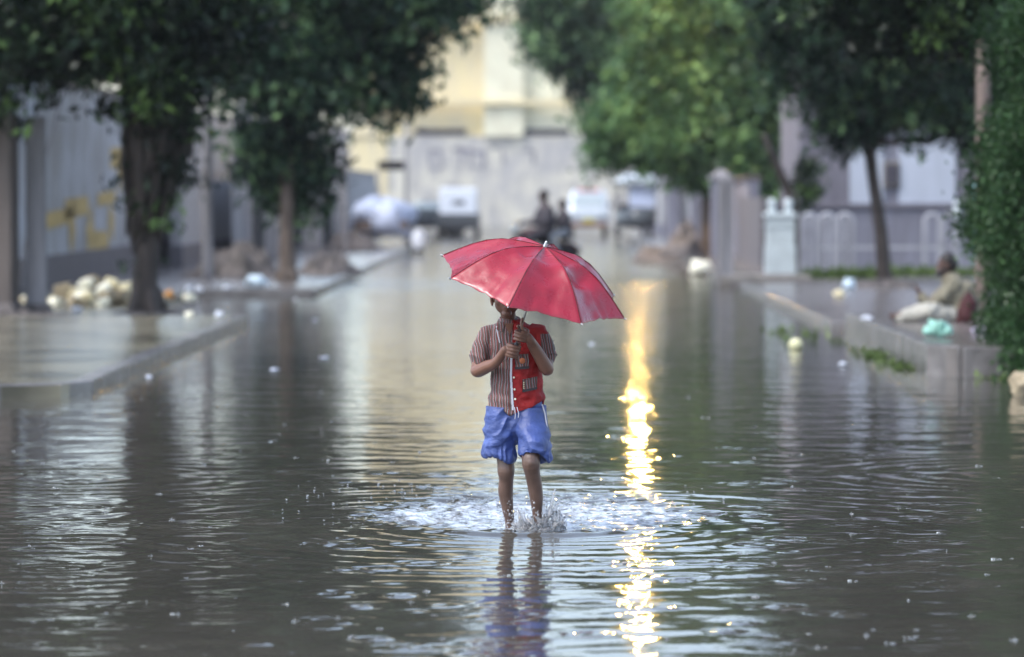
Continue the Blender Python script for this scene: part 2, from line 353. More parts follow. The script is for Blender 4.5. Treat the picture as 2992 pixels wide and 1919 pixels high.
# ------------------------------------------------------------------ mesh helpers
class MB:
    spline = False
    def __init__(s): s.v, s.f, s.m = [], [], []
    def add(s, verts, faces, mi=0):
        o = len(s.v)
        s.v.extend([tuple(p) for p in verts])
        for f in faces:
            s.f.append(tuple(i + o for i in f)); s.m.append(mi)
        return s
    def box(s, c, d, rz=0.0, mi=0, rot=None, taper=1.0):
        x, y, z = d[0] / 2, d[1] / 2, d[2] / 2
        vs = []
        for sz, t in ((-1, 1.0), (1, taper)):
            for sx, sy in ((-1, -1), (1, -1), (1, 1), (-1, 1)):
                vs.append(Vector((sx * x * t, sy * y * t, sz * z)))
        mt = rot if rot is not None else Matrix.Rotation(rz, 3, 'Z')
        vs = [mt @ v + Vector(c) for v in vs]
        return s.add(vs, [(3, 2, 1, 0), (4, 5, 6, 7), (0, 1, 5, 4), (1, 2, 6, 5), (2, 3, 7, 6), (3, 0, 4, 7)], mi)
    def loft(s, rings, cap0=True, cap1=True, mi=0):
        n = len(rings[0]); o = len(s.v)
        for r in rings: s.v.extend([tuple(p) for p in r])
        for k in range(len(rings) - 1):
            for i in range(n):
                a = o + k * n + i; b = o + k * n + (i + 1) % n
                s.f.append((a, b, b + n, a + n)); s.m.append(mi)
        if cap0: s.f.append(tuple(o + i for i in reversed(range(n)))); s.m.append(mi)
        if cap1: s.f.append(tuple(o + (len(rings) - 1) * n + i for i in range(n))); s.m.append(mi)
        return s
    def tube(s, pts, rad, n=12, round_ends=True, mi=0, flat=1.0):
        """swept tube; flat <1 squashes each section along its second axis"""
        P = [Vector(p) for p in pts]
        if not hasattr(rad, '__len__'): rad = [rad] * len(P)
        rad = list(rad)
        if MB.spline and len(P) >= 3:
            Q, q = [], []
            for i in range(len(P) - 1):
                a, b, c, d = P[max(0, i - 1)], P[i], P[i + 1], P[min(len(P) - 1, i + 2)]
                ra, rb, rc, rd = rad[max(0, i - 1)], rad[i], rad[i + 1], rad[min(len(P) - 1, i + 2)]
                for k in range(4):
                    t = k / 4
                    h = lambda p0, p1, p2, p3: 0.5 * (2 * p1 + (p2 - p0) * t + (2 * p0 - 5 * p1 + 4 * p2 - p3) * t * t + (3 * p1 - p0 - 3 * p2 + p3) * t ** 3)
                    Q.append(Vector([h(a[m], b[m], c[m], d[m]) for m in range(3)])); q.append(h(ra, rb, rc, rd))
            Q.append(P[-1]); q.append(rad[-1]); P, rad = Q, q
        if round_ends:
            d0 = (P[0] - P[1]).normalized(); d1 = (P[-1] - P[-2]).normalized()
            pre = [(P[0] + d0 * rad[0] * math.sin(a), rad[0] * math.cos(a)) for a in (R(80), R(55), R(28))]
            post = [(P[-1] + d1 * rad[-1] * math.sin(a), rad[-1] * math.cos(a)) for a in (R(28), R(55), R(80))]
            P = [p for p, _ in pre] + P + [p for p, _ in post]
            rad = [r for _, r in pre] + rad + [r for _, r in post]
        rings = []
        t0 = (P[1] - P[0]).normalized()
        up = Vector((0, 1, 0)) if abs(t0.y) < 0.9 else Vector((1, 0, 0))
        u = (up - t0 * up.dot(t0)).normalized()
        for i, p in enumerate(P):
            if i == 0: t = P[1] - P[0]
            elif i == len(P) - 1: t = P[-1] - P[-2]
            else: t = (P[i + 1] - P[i]).normalized() + (P[i] - P[i - 1]).normalized()
            t = t.normalized() if t.length > 1e-9 else t0
            u = (u - t * u.dot(t))
            u = u.normalized()
            w = t.cross(u)
            rings.append([p + (u * math.cos(2 * math.pi * k / n) * flat + w * math.sin(2 * math.pi * k / n)) * rad[i] for k in range(n)])
        return s.loft(rings, mi=mi)
    def ell(s, c, r, n=16, k=10, mi=0, rot=None):
        rings = []
        for j in range(k + 1):
            ph = -math.pi / 2 + math.pi * (j + 0.02 * (1 if j == 0 else (-1 if j == k else 0)) * 10) / k
            ring = []
            for i in range(n):
                a = 2 * math.pi * i / n
                v = Vector((r[0] * math.cos(ph) * math.cos(a), r[1] * math.cos(ph) * math.sin(a), r[2] * math.sin(ph)))
                if rot is not None: v = rot @ v
                ring.append(v + Vector(c))
            rings.append(ring)
        return s.loft(rings, mi=mi)
    def lathe(s, prof, c=(0, 0, 0), n=20, mi=0, axis='Z'):
        rings = []
        for r, h in prof:
            ring = []
            for i in range(n):
                a = 2 * math.pi * i / n
                v = Vector((r * math.cos(a), r * math.sin(a), h))
                if axis == 'Y': v = Vector((v.x, v.z, v.y))
                if axis == 'X': v = Vector((v.z, v.x, v.y))
                ring.append(v + Vector(c))
            rings.append(ring)
        return s.loft(rings, mi=mi)
    def slab(s, poly, z0, z1, mi=0):
        """vertical prism over an xy outline given anticlockwise"""
        return s.loft([[(x, y, z0) for x, y in poly], [(x, y, z1) for x, y in poly]], mi=mi)
    def wallpoly(s, poly, y0, y1, mi=0):
        return s.loft([[(x, y1, z) for x, z in poly], [(x, y0, z) for x, z in poly]], mi=mi)

def props(o, label=None, cat=None, group=None, kind=None):
    if label: o['label'] = label
    if cat: o['category'] = cat
    if group: o['group'] = group
    if kind: o['kind'] = kind
    return o

def obj(name, mb, mats, parent=None, smooth=True, label=None, cat=None, group=None, kind=None, loc=None, bevel=0.0):
    me = bpy.data.meshes.new(name)
    me.from_pydata(mb.v, [], mb.f)
    if not isinstance(mats, (list, tuple)): mats = [mats]
    for m in mats: me.materials.append(m)
    if len(mats) > 1: me.polygons.foreach_set('material_index', mb.m)
    if smooth: me.polygons.foreach_set('use_smooth', [True] * len(me.polygons))
    me.update()
    o = bpy.data.objects.new(name, me)
    COL.objects.link(o)
    if parent is not None: o.parent = parent
    if loc is not None: o.location = loc
    if bevel:
        b = o.modifiers.new('bevel', 'BEVEL'); b.width = bevel; b.segments = 2; b.limit_method = 'ANGLE'
    return props(o, label, cat, group, kind)

def thing(name, label, cat, loc=(0, 0, 0), group=None, rz=0.0):
    e = bpy.data.objects.new(name, None)
    e.empty_display_size = 0.2
    COL.objects.link(e)
    e.location = loc; e.rotation_euler = (0, 0, rz)
    return props(e, label, cat, group)

def copy_thing(root, loc, rz, label=None, scale=None):
    r = root.copy(); COL.objects.link(r); r.location = loc; r.rotation_euler = (0, 0, rz)
    if label: r['label'] = label
    if scale: r.scale = scale
    for ch in list(root.children):
        c = ch.copy(); COL.objects.link(c); c.parent = r
        for g in list(ch.children):
            d = g.copy(); COL.objects.link(d); d.parent = c
    return r

def fuse(o, voxel, smooth=3):
    """one continuous skin from the overlapping volumes of a mesh"""
    m = o.modifiers.new('remesh', 'REMESH'); m.mode = 'VOXEL'; m.voxel_size = voxel; m.use_smooth_shade = True
    if smooth:
        s = o.modifiers.new('smooth', 'SMOOTH'); s.factor = 0.5; s.iterations = smooth
    dg = bpy.context.evaluated_depsgraph_get()
    dg.update()
    me = bpy.data.meshes.new_from_object(o.evaluated_get(dg))
    mats = list(o.data.materials)
    o.modifiers.clear()
    old = o.data
    o.data = me
    me.materials.clear()
    for mt in mats: me.materials.append(mt)
    me.name = o.name
    bpy.data.meshes.remove(old)
    me.polygons.foreach_set('use_smooth', [True] * len(me.polygons))
    return o

def wrinkle(o, fn):
    me = o.data
    n = len(me.vertices)
    co = np.empty(n * 3); me.vertices.foreach_get('co', co); co = co.reshape(-1, 3)
    no = np.empty(n * 3); me.vertices.foreach_get('normal', no); no = no.reshape(-1, 3)
    co += no * fn(co)[:, None]
    me.vertices.foreach_set('co', co.ravel()); me.update()

def fold_noise(co, sc, seed):
    out = np.empty(len(co))
    for i, (x, y, z) in enumerate(co):
        out[i] = mnoise.noise(Vector((x * sc[0] + seed, y * sc[1], z * sc[2])))
    return out

# photo layout helper: street axis runs along +Y, water level z = 0, eye height 1.64 m
def px(sx, Y): return (sx - 1549) / 11201 * Y
def pz(sy, Y): return 1.64 - (sy - 563) / 11201 * Y

# ------------------------------------------------------------------ ground, road, water
mb = MB(); mb.box((0, 300, -0.45), (900, 900, 0.5))
obj("ground", mb, M['earth'], kind='structure', smooth=False)
mb = MB(); mb.box((0, 100, -0.15), (7.6, 210, 0.08))
obj("road", mb, M['road'], kind='structure', smooth=False)

def make_water():
    ys = [4.0, 6.0, 8.0, 9.5, 10.3]
    y = 10.8
    while y < 190:
        ys.append(y)
        if y < 17.6: dy = 0.022
        elif y < 22.6: dy = 0.018
        elif y < 32: dy = 0.035
        elif y < 80: dy = 0.09
        else: dy = 0.35
        y += dy
    ys = np.array(ys)
    xs = [-60, -30, -12, -8, -6]
    x = -5.0
    while x < 5.001:
        xs.append(x)
        x += 0.022 if abs(x) < 2.7 else 0.05
    xs += [6, 8, 12, 30, 60]
    xs = np.array(xs)
    X, Y = np.meshgrid(xs, ys)
    H = np.zeros_like(X)
    # wind and rain chop: sum of many short crossing waves
    for i in range(46):
        lam = 0.13 * (1.055 ** i) if i < 40 else 0.9 + 0.2 * (i - 40)
        th = rng.uniform(0, 2 * math.pi)
        if i % 3: th = rng.normal(math.pi / 2, 0.5)
        k = 2 * math.pi / lam
        slope = 0.0043 if lam < 0.6 else 0.0024
        a = slope / k
        H += a * np.sin(k * (math.cos(th) * X + math.sin(th) * Y) + rng.uniform(0, 6.28)) * (0.75 + 0.5 * np.sin(0.9 * X + 0.35 * Y + i))
    edge = np.clip((np.abs(X) - 4.6) / 1.4, 0, 1)
    # ripples spreading from the walking feet
    fx, fy = 0.03, 18.75
    r = np.hypot(X - fx, (Y - fy))
    H += 0.0030 * np.sin(2 * math.pi * r / 0.19 - 1.0) * np.exp(-((r - 0.6) / 0.55) ** 2)
    H += 0.0014 * np.sin(2 * math.pi * r / 0.24) * np.exp(-((r - 1.9) / 1.1) ** 2)
    # the strip of boiling water the boy has just splashed through
    u = (X - 0.03) / (0.92 + 0.08 * np.sin(3 * Y)); v = (Y - 19.75) / 1.5
    d = np.sqrt(u * u + v * v)
    patch = 1 / (1 + np.exp((d - 0.88) * 14))
    ch = np.zeros_like(X)
    sel = (Y > 17.4) & (Y < 22.8) & (np.abs(X) < 1.7)
    xx, yy = X[sel], Y[sel]
    c = np.zeros_like(xx)
    for i in range(40):
        lam = rng.uniform(0.055, 0.24); th = rng.uniform(0, 6.28); k = 2 * math.pi / lam
        c += 0.050 / k * np.sin(k * (math.cos(th) * xx + math.sin(th) * yy) + rng.uniform(0, 6.28))
    ch[sel] = c
    H += ch * patch
    H += 0.016 * np.exp(-((d - 0.97) / 0.06) ** 2) * (Y < 20.3) * np.clip(1 - np.abs(X) / 1.2, 0, 1)
    # a second ripple fan to the right and one to the left
    for (cx, cy, r0, w, lam, amp) in ((3.0, 22.4, 0.9, 0.8, 0.24, 0.0022), (-2.6, 22.0, 0.6, 0.8, 0.26, 0.0020), (-2.2, 17.0, 0.9, 0.8, 0.22, 0.0012)):
        r = np.hypot(X - cx, Y - cy)
        H += amp * np.sin(2 * math.pi * r / lam) * np.exp(-((r - r0) / w) ** 2)
    # raindrop rings
    yr = ys
    def ring(cx, cy, rad, amp, lam):
        i0, i1 = np.searchsorted(yr, cy - rad * 2.4), np.searchsorted(yr, cy + rad * 2.4)
        j0, j1 = np.searchsorted(xs, cx - rad * 2.4), np.searchsorted(xs, cx + rad * 2.4)
        if i1 <= i0 or j1 <= j0: return
        q = np.hypot(X[i0:i1, j0:j1] - cx, Y[i0:i1, j0:j1] - cy)
        H[i0:i1, j0:j1] += amp * np.cos(2 * math.pi * (q - rad) / lam) * np.exp(-((q - rad) / (0.45 * lam + 0.3 * rad)) ** 2)
    for i in range(420):
        cy = 11 + 15 * rng.random() ** 1.2
        cx = rng.uniform(-1, 1) * (0.15 * cy + 0.2)
        rad = rng.uniform(0.02, 0.12)
        ring(cx, cy, rad, rng.uniform(0.0012, 0.0030), rng.uniform(0.07, 0.11))
    for sx, sy in ((1172, 1740), (1046, 1775), (748, 1884), (336, 1893), (468, 1892), (1990, 1695), (2290, 1770), (2480, 1797), (2180, 1822), (1100, 1868), (2130, 1845), (1380, 1905), (2080, 1500), (2200, 1505)):
        cy = 18369 / (sy - 563); cx = px(sx, cy)
        ring(cx, cy, 0.035, 0.0055, 0.09)
    H *= (1 - edge)
    fade = np.clip((Y - 100) / 60, 0, 1)
    H *= 1 - fade
    nv = X.size; ny, nx = X.shape
    co = np.stack([X.ravel(), Y.ravel(), H.ravel()], 1).astype(np.float32)
    idx = np.arange(nv).reshape(ny, nx)
    q = np.stack([idx[:-1, :-1], idx[:-1, 1:], idx[1:, 1:], idx[1:, :-1]], -1).reshape(-1, 4)
    me = bpy.data.meshes.new("water")
    me.vertices.add(nv); me.vertices.foreach_set('co', co.ravel())
    me.loops.add(q.size); me.loops.foreach_set('vertex_index', q.ravel().astype(np.int32))
    me.polygons.add(len(q)); me.polygons.foreach_set('loop_start', (np.arange(len(q)) * 4).astype(np.int32))
    me.polygons.foreach_set('use_smooth', np.ones(len(q), dtype=bool))
    me.update(calc_edges=True)
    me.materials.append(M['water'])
    foam_sheen = np.clip(patch * (0.68 + 0.5 * np.exp(-((Y - 19.0) / 1.3) ** 2)), 0, 1) + 0.85 * np.exp(-((Y - 69.0) / 2.4) ** 2) * (np.abs(X) < 3.4) * np.clip((1.2 - X) / 1.2, 0.0, 1)  # far band: sky reflection painted pale; only the near patch is froth
    at = me.attributes.new('foam_sheen', 'FLOAT', 'POINT'); at.data.foreach_set('value', foam_sheen.ravel().astype(np.float32))
    o = bpy.data.objects.new("water", me); COL.objects.link(o)
    o['kind'] = 'structure'
make_water()

# pavements with kerbs
def pavement(name, poly, top, mat, kerb_w=0.16):
    mb = MB(); mb.slab(poly, -0.2, top - 0.006)
    obj(name, mb, mat, kind='structure', smooth=False)

def kerb_run(pts, top, w=0.17, stone=0.9):
    """kerb stones along a polyline; the street side is on the right of travel"""
    mb = MB()
    for a, b in zip(pts[:-1], pts[1:]):
        a = Vector((*a, 0)); b = Vector((*b, 0)); L = (b - a).length
        n = max(1, round(L / stone)); d = (b - a) / n; dn = d.normalized(); nrm = Vector((dn.y, -dn.x, 0))
        ang = math.atan2(dn.y, dn.x)
        for i in range(n):
            c = a + d * (i + 0.5) - nrm * (w / 2 - 0.03)
            h = top + random.uniform(-0.006, 0.008)
            mb.box((c.x, c.y, (h - 0.25) / 2), (d.length - 0.014, w, h + 0.25), ang)
    obj("kerb", mb, M['kerb'], kind='structure', smooth=False, bevel=0.012)

pavement("pavement_near_left", [(-30, 31.0), (-4.25, 30.45), (-3.75, 30.65), (-3.6, 31.3), (-3.55, 48.0), (-5.3, 48.4), (-5.3, 60.2), (-30, 60.2)], 0.11, M['pave'])
kerb_run([(-3.55, 48.0), (-3.6, 31.3), (-3.78, 30.7), (-4.25, 30.48), (-12, 30.75)][::-1], 0.115)
pavement("pavement_far_left", [(-30, 60.2), (-3.4, 60.2), (-3.4, 150), (-30, 150)], 0.12, M['pave_right'])
kerb_run([(-5.4, 60.2), (-3.4, 60.2), (-3.4, 110)], 0.13, stone=1.4)
pavement("pavement_near_right", [(3.8, 34.2), (30, 34.2), (30, 45), (3.62, 43.4), (3.58, 34.5)], 0.27, M['pave_right'])
kerb_run([(3.6, 43.4), (3.6, 34.5), (3.85, 34.2), (12, 34.2)][::1], 0.275)
pavement("pavement_right", [(3.7, 43.6), (30, 45.2), (30, 66), (3.62, 66)], 0.11, M['pave_right'])
kerb_run([(3.6, 66), (3.6, 45.5)], 0.115, stone=1.2)
pavement("pavement_far_right", [(3.45, 66.3), (30, 66.3), (30, 170), (3.45, 170)], 0.135, M['pave_right'])

# ------------------------------------------------------------------ foliage
def leaf_mesh(name, twigs, per, size, mat, parent=None, droop=0.5, spread=0.28, tint_shift=0.0, seed=1, **kw):
    """crown of leaf blades: twigs is an (n,3) array of twig centres"""
    g = np.random.default_rng(seed)
    n = len(twigs) * per
    c = np.repeat(twigs, per, axis=0) + g.normal(0, spread, (n, 3)) * np.array([1, 1, 0.8])
    d = g.normal(0, 1, (n, 3)); d[:, 2] -= droop * 1.6
    d /= np.linalg.norm(d, axis=1)[:, None]
    s = g.normal(0, 1, (n, 3)); s -= d * (s * d).sum(1)[:, None]; s /= np.linalg.norm(s, axis=1)[:, None]
    nn = np.cross(d, s)
    L = size * g.uniform(0.45, 1.45, n)[:, None]; W = L * g.uniform(0.36, 0.5, n)[:, None]
    v0 = c - d * L * 0.5
    v2 = c + d * L * 0.5 - nn * L * 0.10
    v1 = c + s * W * 0.5 - nn * L * -0.06
    v3 = c - s * W * 0.5 - nn * L * -0.06
    co = np.stack([v0, v1, v2, v3], 1).reshape(-1, 3).astype(np.float32)
    me = bpy.data.meshes.new(name)
    me.vertices.add(n * 4); me.vertices.foreach_set('co', co.ravel())
    me.loops.add(n * 4); me.loops.foreach_set('vertex_index', np.arange(n * 4, dtype=np.int32))
    me.polygons.add(n); me.polygons.foreach_set('loop_start', (np.arange(n) * 4).astype(np.int32))
    me.update(calc_edges=True)
    tw = np.repeat(np.clip(g.normal(0.34 + tint_shift, 0.16, len(twigs)) + 0.42 * lump(twigs, 1.0, seed), 0, 1), per)
    t = np.clip(tw + g.normal(0, 0.15, n), 0, 1)
    at = me.attributes.new('tint', 'FLOAT', 'FACE'); at.data.foreach_set('value', t.astype(np.float32))
    me.materials.append(mat)
    o = bpy.data.objects.new(name, me); COL.objects.link(o)
    if parent is not None: o.parent = parent
    return props(o, **kw)

def lump(p, f, seed):
    """cheap smooth 3-d variation between about -1 and 1"""
    x, y, z = p[:, 0] * f, p[:, 1] * f, p[:, 2] * f
    return (np.sin(3.1 * x + 1.7 * z + seed) + np.sin(4.3 * z - 2.2 * y + 2.1 * seed) + np.sin(2.7 * y + 3.9 * x - 1.3 * z + seed * 0.7) + np.sin(6.1 * x - 5.2 * z + seed)) / 2.6

def clump_points(clumps, density, seed, shell=0.45):
    g = np.random.default_rng(seed)
    pts = []
    for (x, y, z, rx, ry, rz) in clumps:
        area = (rx * ry + rx * rz + ry * rz) * 4.2
        n = int(area * density)
        d = g.normal(0, 1, (n, 3)); d /= np.linalg.norm(d, axis=1)[:, None]
        r = (shell + (1.04 - shell) * g.random(n) ** 0.6)[:, None]
        # uneven outline: lobes pushed in and out
        lob = 1 + 0.24 * np.sin(d[:, 0] * 5 + x * 3) * np.cos(d[:, 2] * 6 + z) + 0.1 * np.sin(d[:, 1] * 9 + y)
        pts.append(np.array([x, y, z]) + d * r * lob[:, None] * np.array([rx, ry, rz]))
    P = np.concatenate(pts)
    keep = lump(P, 1.9, seed + 4) > -0.55 + 0.35 * g.random(len(P))
    return P[keep]

def tree(name, label, base, trunk, clumps, density, per, size, mat, bark, group, seed, spread=0.22, limbs=True, droop=0.5, tint=0.0):
    bx, by, bz = base
    root = thing(name, label, "tree", base, group)
    mb = MB()
    pts = [(p[0] - bx, p[1] - by, p[2] - bz) for p, _ in trunk]; rad = [r for _, r in trunk]
    # uneven trunk with a root flare
    P = [pts[0]]; Rr = [rad[0]]
    for k in range(1, len(pts)):
        for t in (0.5, 1.0):
            a, b = Vector(pts[k - 1]), Vector(pts[k])
            q = a.lerp(b, t); w = 0.12 * rad[k]
            P.append((q.x + random.uniform(-w, w), q.y + random.uniform(-w, w), q.z)); Rr.append(rad[k - 1] * (1 - t) + rad[k] * t * random.uniform(0.96, 1.05))
    mb.tube(P, Rr, 14)
    for k in range(5):
        a = k * 1.26 + random.random()
        r0 = rad[0]
        mb.tube([(math.cos(a) * r0 * 0.5, math.sin(a) * r0 * 0.5, r0 * 1.3), (math.cos(a) * r0 * 1.0, math.sin(a) * r0 * 1.0, r0 * 0.25), (math.cos(a) * r0 * 1.5, math.sin(a) * r0 * 1.5, -0.1)], [r0 * 0.45, r0 * 0.35, r0 * 0.2], 8)
    if limbs:
        top = Vector(pts[-1]); rt = rad[-1]
        for (x, y, z, rx, ry, rz) in clumps:
            e = Vector((x - bx, y - by, z - bz))
            j = top.lerp(Vector(pts[-2]), random.random() * 0.8)
            mid = j.lerp(e, 0.5) + Vector((random.uniform(-.15, .15), random.uniform(-.15, .15), random.uniform(-.2, .15)))
            if (e - j).length < 0.25: continue
            mb.tube([j, mid, e], [rt * 0.62, rt * 0.42, rt * 0.16], 8)
            for k in range(3):
                tip = e + Vector((random.uniform(-1, 1) * rx, random.uniform(-1, 1) * ry, random.uniform(-1, 1) * rz)) * 0.75
                mb.tube([mid.lerp(e, 0.6), mid.lerp(e, 0.6).lerp(tip, 0.6) + Vector((0, 0, .05)), tip], [rt * 0.22, rt * 0.14, rt * 0.05], 6)
    obj("trunk", mb, bark, root)
    tw = clump_points(clumps, density, seed) - np.array([bx, by, bz])
    cr = leaf_mesh("crown", tw, per, size, mat, root, droop=droop, spread=spread, seed=seed, tint_shift=tint)
    return root

LG, RG = "trees along the left pavement", "trees along the right pavement"
t1 = tree("street_tree", "dark leafy tree with matted hanging roots round its trunk beside the stone heap", (-4.90, 49.0, 0.1),
     [((-4.90, 49, 0.05), 0.215), ((-4.92, 49, 0.5), 0.165), ((-4.88, 49, 1.3), 0.145), ((-4.80, 49, 2.4), 0.17), ((-4.75, 49.1, 3.4), 0.2)],
     [(-6.75, 48, 3.25, .75, 1.2, .75), (-6.15, 49, 3.75, .8, 1.2, .7), (-5.4, 48.5, 3.85, .8, 1.2, .8), (-4.75, 48.5, 3.35, .62, .9, .85), (-4.25, 49, 3.9, .7, 1.1, .9),
      (-7.2, 49, 5.0, 1.5, 1.6, 1.2), (-5.7, 49, 5.2, 1.5, 1.8, 1.2), (-4.3, 49.5, 5.4, 1.3, 1.8, 1.2), (-5.2, 49, 6.8, 1.8, 2, 1.3), (-3.6, 50, 6.9, 1.4, 1.8, 1.1), (-7, 49, 7, 1.8, 2, 1.4), (-4.8, 49, 8.4, 2.0, 2, 1.1),
      (-4.62, 48.9, 2.75, .38, .42, .42)],
     34, 11, 0.175, M['leaf_near'], M['bark'], LG, 3, spread=0.15, tint=-0.04)
random.seed(77)
mb = MB()
for k in range(210):                                  # matted aerial roots and dead creeper hanging down round the trunk
    a = random.uniform(0, 6.28); rr_ = random.uniform(.10, .42) ; top = random.uniform(2.2, 3.3)
    low = random.uniform(.75, 1.5) + max(0, rr_ - .25) * 1.6
    cx0 = .14 + .10 * random.random()
    p0 = Vector((cx0 + rr_ * math.cos(a) * 1.05, rr_ * math.sin(a), top)); p2 = Vector((-.02 + rr_ * .62 * math.cos(a), rr_ * .62 * math.sin(a), low))
    if p2.z > p0.z - .3: p2.z = p0.z - random.uniform(.3, .8)
    w_ = lambda q: Vector((random.uniform(-q, q), random.uniform(-q, q), 0))
    mb.tube([p0, p0.lerp(p2, .35) + w_(.05) + Vector((.03 * math.cos(a), 0, 0)), p0.lerp(p2, .7) + w_(.05), p2], [random.uniform(.02, .05), random.uniform(.03, .06), random.uniform(.025, .055), .012], 7)
obj("hanging_roots", mb, M['bark'], t1)
leaf_mesh("hanging_creeper", np.random.default_rng(4).normal(0, 1, (170, 3)) * np.array([.24, .24, .5]) + np.array([.16, 0, 1.9]), 6, 0.13, M['leaf_near'], t1, droop=1.2, spread=.07, seed=31)
tree("street_tree", "tall broad-leaved tree with a pale thin trunk beyond the gap in the left pavement", (-4.2, 66.6, 0.12),
     [((-4.2, 66.6, 0.05), 0.17), ((-4.22, 66.6, 1.0), 0.125), ((-4.2, 66.6, 2.4), 0.115), ((-4.1, 66.6, 3.6), 0.12)],
     [(-5.0, 66, 4.0, .9, 1.1, .8), (-4.1, 66, 3.7, .9, 1.1, .8), (-3.2, 66, 3.75, .9, 1.1, .9), (-2.45, 66.4, 3.75, .72, .9, .85), (-1.75, 66, 4.95, 1.0, 1.2, .55), (-2.6, 66, 4.9, 1.0, 1.2, .8),
      (-4.5, 66, 5.6, 1.8, 2.0, 1.3), (-2.7, 66, 6.2, 1.5, 1.8, 1.1), (-4.6, 66, 7.4, 1.9, 2.0, 1.2), (-2.6, 67, 7.6, 1.5, 1.7, 1.0), (-3.7, 66, 8.9, 1.9, 1.9, 1.0),
      (-4.35, 66.6, 2.75, .68, .6, .6), (-4.65, 66.9, 2.15, .42, .45, .55), (-3.8, 66.9, 2.3, .5, .4, .6), (-3.75, 66.9, 1.6, .34, .34, .5), (-4.3, 67.2, 1.9, .5, .4, .6)],
     26, 10, 0.215, M['leaf_mid'], M['bark_pale'], LG, 5, spread=0.2, tint=0.04)
tree("street_tree", "round bright green tree over the low white wall on the right", (4.5, 97, 0.14),
     [((4.5, 97, 0.1), 0.24), ((4.5, 97, 1.2), 0.19), ((4.55, 97, 2.4), 0.15), ((4.4, 97, 3.6), 0.16)],
     [(1.95, 97, 3.1, .62, .9, .95), (2.75, 97, 3.5, .9, 1.2, 1.1), (3.7, 96.6, 3.4, 1.1, 1.3, 1.2), (3.3, 97, 5.0, 1.1, 1.3, 1.0), (4.9, 96.7, 3.1, 1.1, 1.2, 1.1), (5.9, 97, 2.6, .75, 1.0, .8), (4.6, 97, 4.6, 1.3, 1.5, 1.2), (5.9, 97, 4.5, 1.2, 1.4, 1.2),
      (6.7, 97, 3.6, .8, 1.0, .9), (6.8, 97, 5.2, .9, 1.2, 1.1), (4.2, 96.6, 2.7, .9, 1.1, .7), (5.3, 96.6, 2.35, .8, 1.0, .65), (3.2, 96.6, 2.65, .75, 1, .55), (4.6, 96.4, 2.25, .7, 1, .5), (6.0, 96.5, 2.05, .6, .9, .5), (6.6, 96.5, 2.7, .6, .9, .7), (3.9, 97, 6.2, 1.5, 1.7, 1.1), (5.9, 97, 6.4, 1.5, 1.7, 1.2), (4.3, 97, 7.8, 1.9, 1.9, 1.2), (6.6, 97, 8.0, 1.8, 1.9, 1.2), (5.0, 97, 9.4, 2.2, 2, 1.1)],
     24, 11, 0.25, M['leaf_bright'], M['bark_pale'], RG, 8, spread=0.22, tint=0.08)
tree("street_tree", "dark distant tree overhanging the middle of the street at its right", (4.85, 122, 0.14),
     [((4.85, 122, 0.1), 0.22), ((4.7, 122, 2.4), 0.18), ((3.6, 122, 4.8), 0.17)],
     [(1.7, 121, 5.0, .6, .8, .5), (.65, 120, 6.9, 1.0, 1.2, 1.3), (1.5, 120, 6.1, 1.1, 1.3, .9), (2.4, 120, 5.8, 1.0, 1.2, 1.0), (2.1, 120, 7.4, 1.3, 1.5, 1.2), (3.4, 120, 7.0, 1.4, 1.5, 1.4), (1.8, 120, 9.0, 1.7, 1.7, 1.2), (3.9, 120, 9.0, 1.7, 1.7, 1.3), (3.3, 121, 10.8, 2.0, 2, 1.2)],
     24, 11, 0.25, M['leaf_mid'], M['bark'], RG, 12, spread=0.25, tint=0.05)
tree("street_tree", "slanting thin tree with a dark crown behind the seated man", (5.8, 62.7, 0.11),
     [((5.8, 62.7, 0.05), 0.135), ((5.72, 62.7, 1.0), 0.11), ((5.60, 62.7, 1.9), 0.095), ((5.5, 62.7, 2.8), 0.10)],
     [(4.95, 62.5, 2.75, .45, .6, .42), (5.5, 62.6, 3.05, .6, .8, .6), (6.35, 62.5, 2.95, .62, .8, .5), (4.5, 62.6, 3.55, .7, .9, .6), (5.3, 62, 3.9, .9, 1.1, .7), (6.3, 62, 3.9, .9, 1.1, .8), (7.1, 62.3, 3.5, .7, .9, .8), (7.2, 62.3, 2.75, .35, .5, .5),
      (4.15, 62.6, 4.5, .65, .9, .7), (4.9, 62, 5.2, 1.3, 1.6, 1.1), (6.5, 62, 5.3, 1.4, 1.6, 1.2), (5.6, 62, 6.9, 1.9, 1.9, 1.2), (7.4, 62, 6.9, 1.5, 1.6, 1.2), (5.8, 62, 8.4, 1.9, 1.9, 1.0)],
     30, 11, 0.18, M['leaf_mid'], M['bark'], RG, 15, spread=0.15, tint=-0.02)
tree("street_tree", "near dark canopy hanging in from the right above the creeper-covered wall", (7.6, 46, 0.27),
     [((7.6, 46, 0.2), 0.25), ((7.6, 46, 1.6), 0.2), ((7.2, 46, 3.4), 0.2)],
     [(3.95, 46, 4.15, .55, .9, .7), (4.7, 46, 3.85, .65, 1.0, .75), (5.4, 46, 3.95, .7, 1.0, .75), (6.2, 46, 3.8, .7, 1.0, .8), (3.6, 46, 4.3, .45, .8, .5), (4.1, 46, 3.6, .4, .7, .4), (4.9, 45.5, 4.3, .9, 1.0, .6), (4.4, 46, 5.2, 1.2, 1.5, 1.0), (5.9, 46, 5.3, 1.3, 1.6, 1.1), (7.4, 46, 5.2, 1.3, 1.6, 1.2), (4.3, 46, 6.8, 1.3, 1.5, 1.0), (6, 46, 7.0, 1.8, 1.8, 1.2), (7.8, 46, 7, 1.6, 1.8, 1.2)],
     48, 13, 0.115, M['leaf_near'], M['bark'], RG, 17, spread=0.13, tint=-0.12)
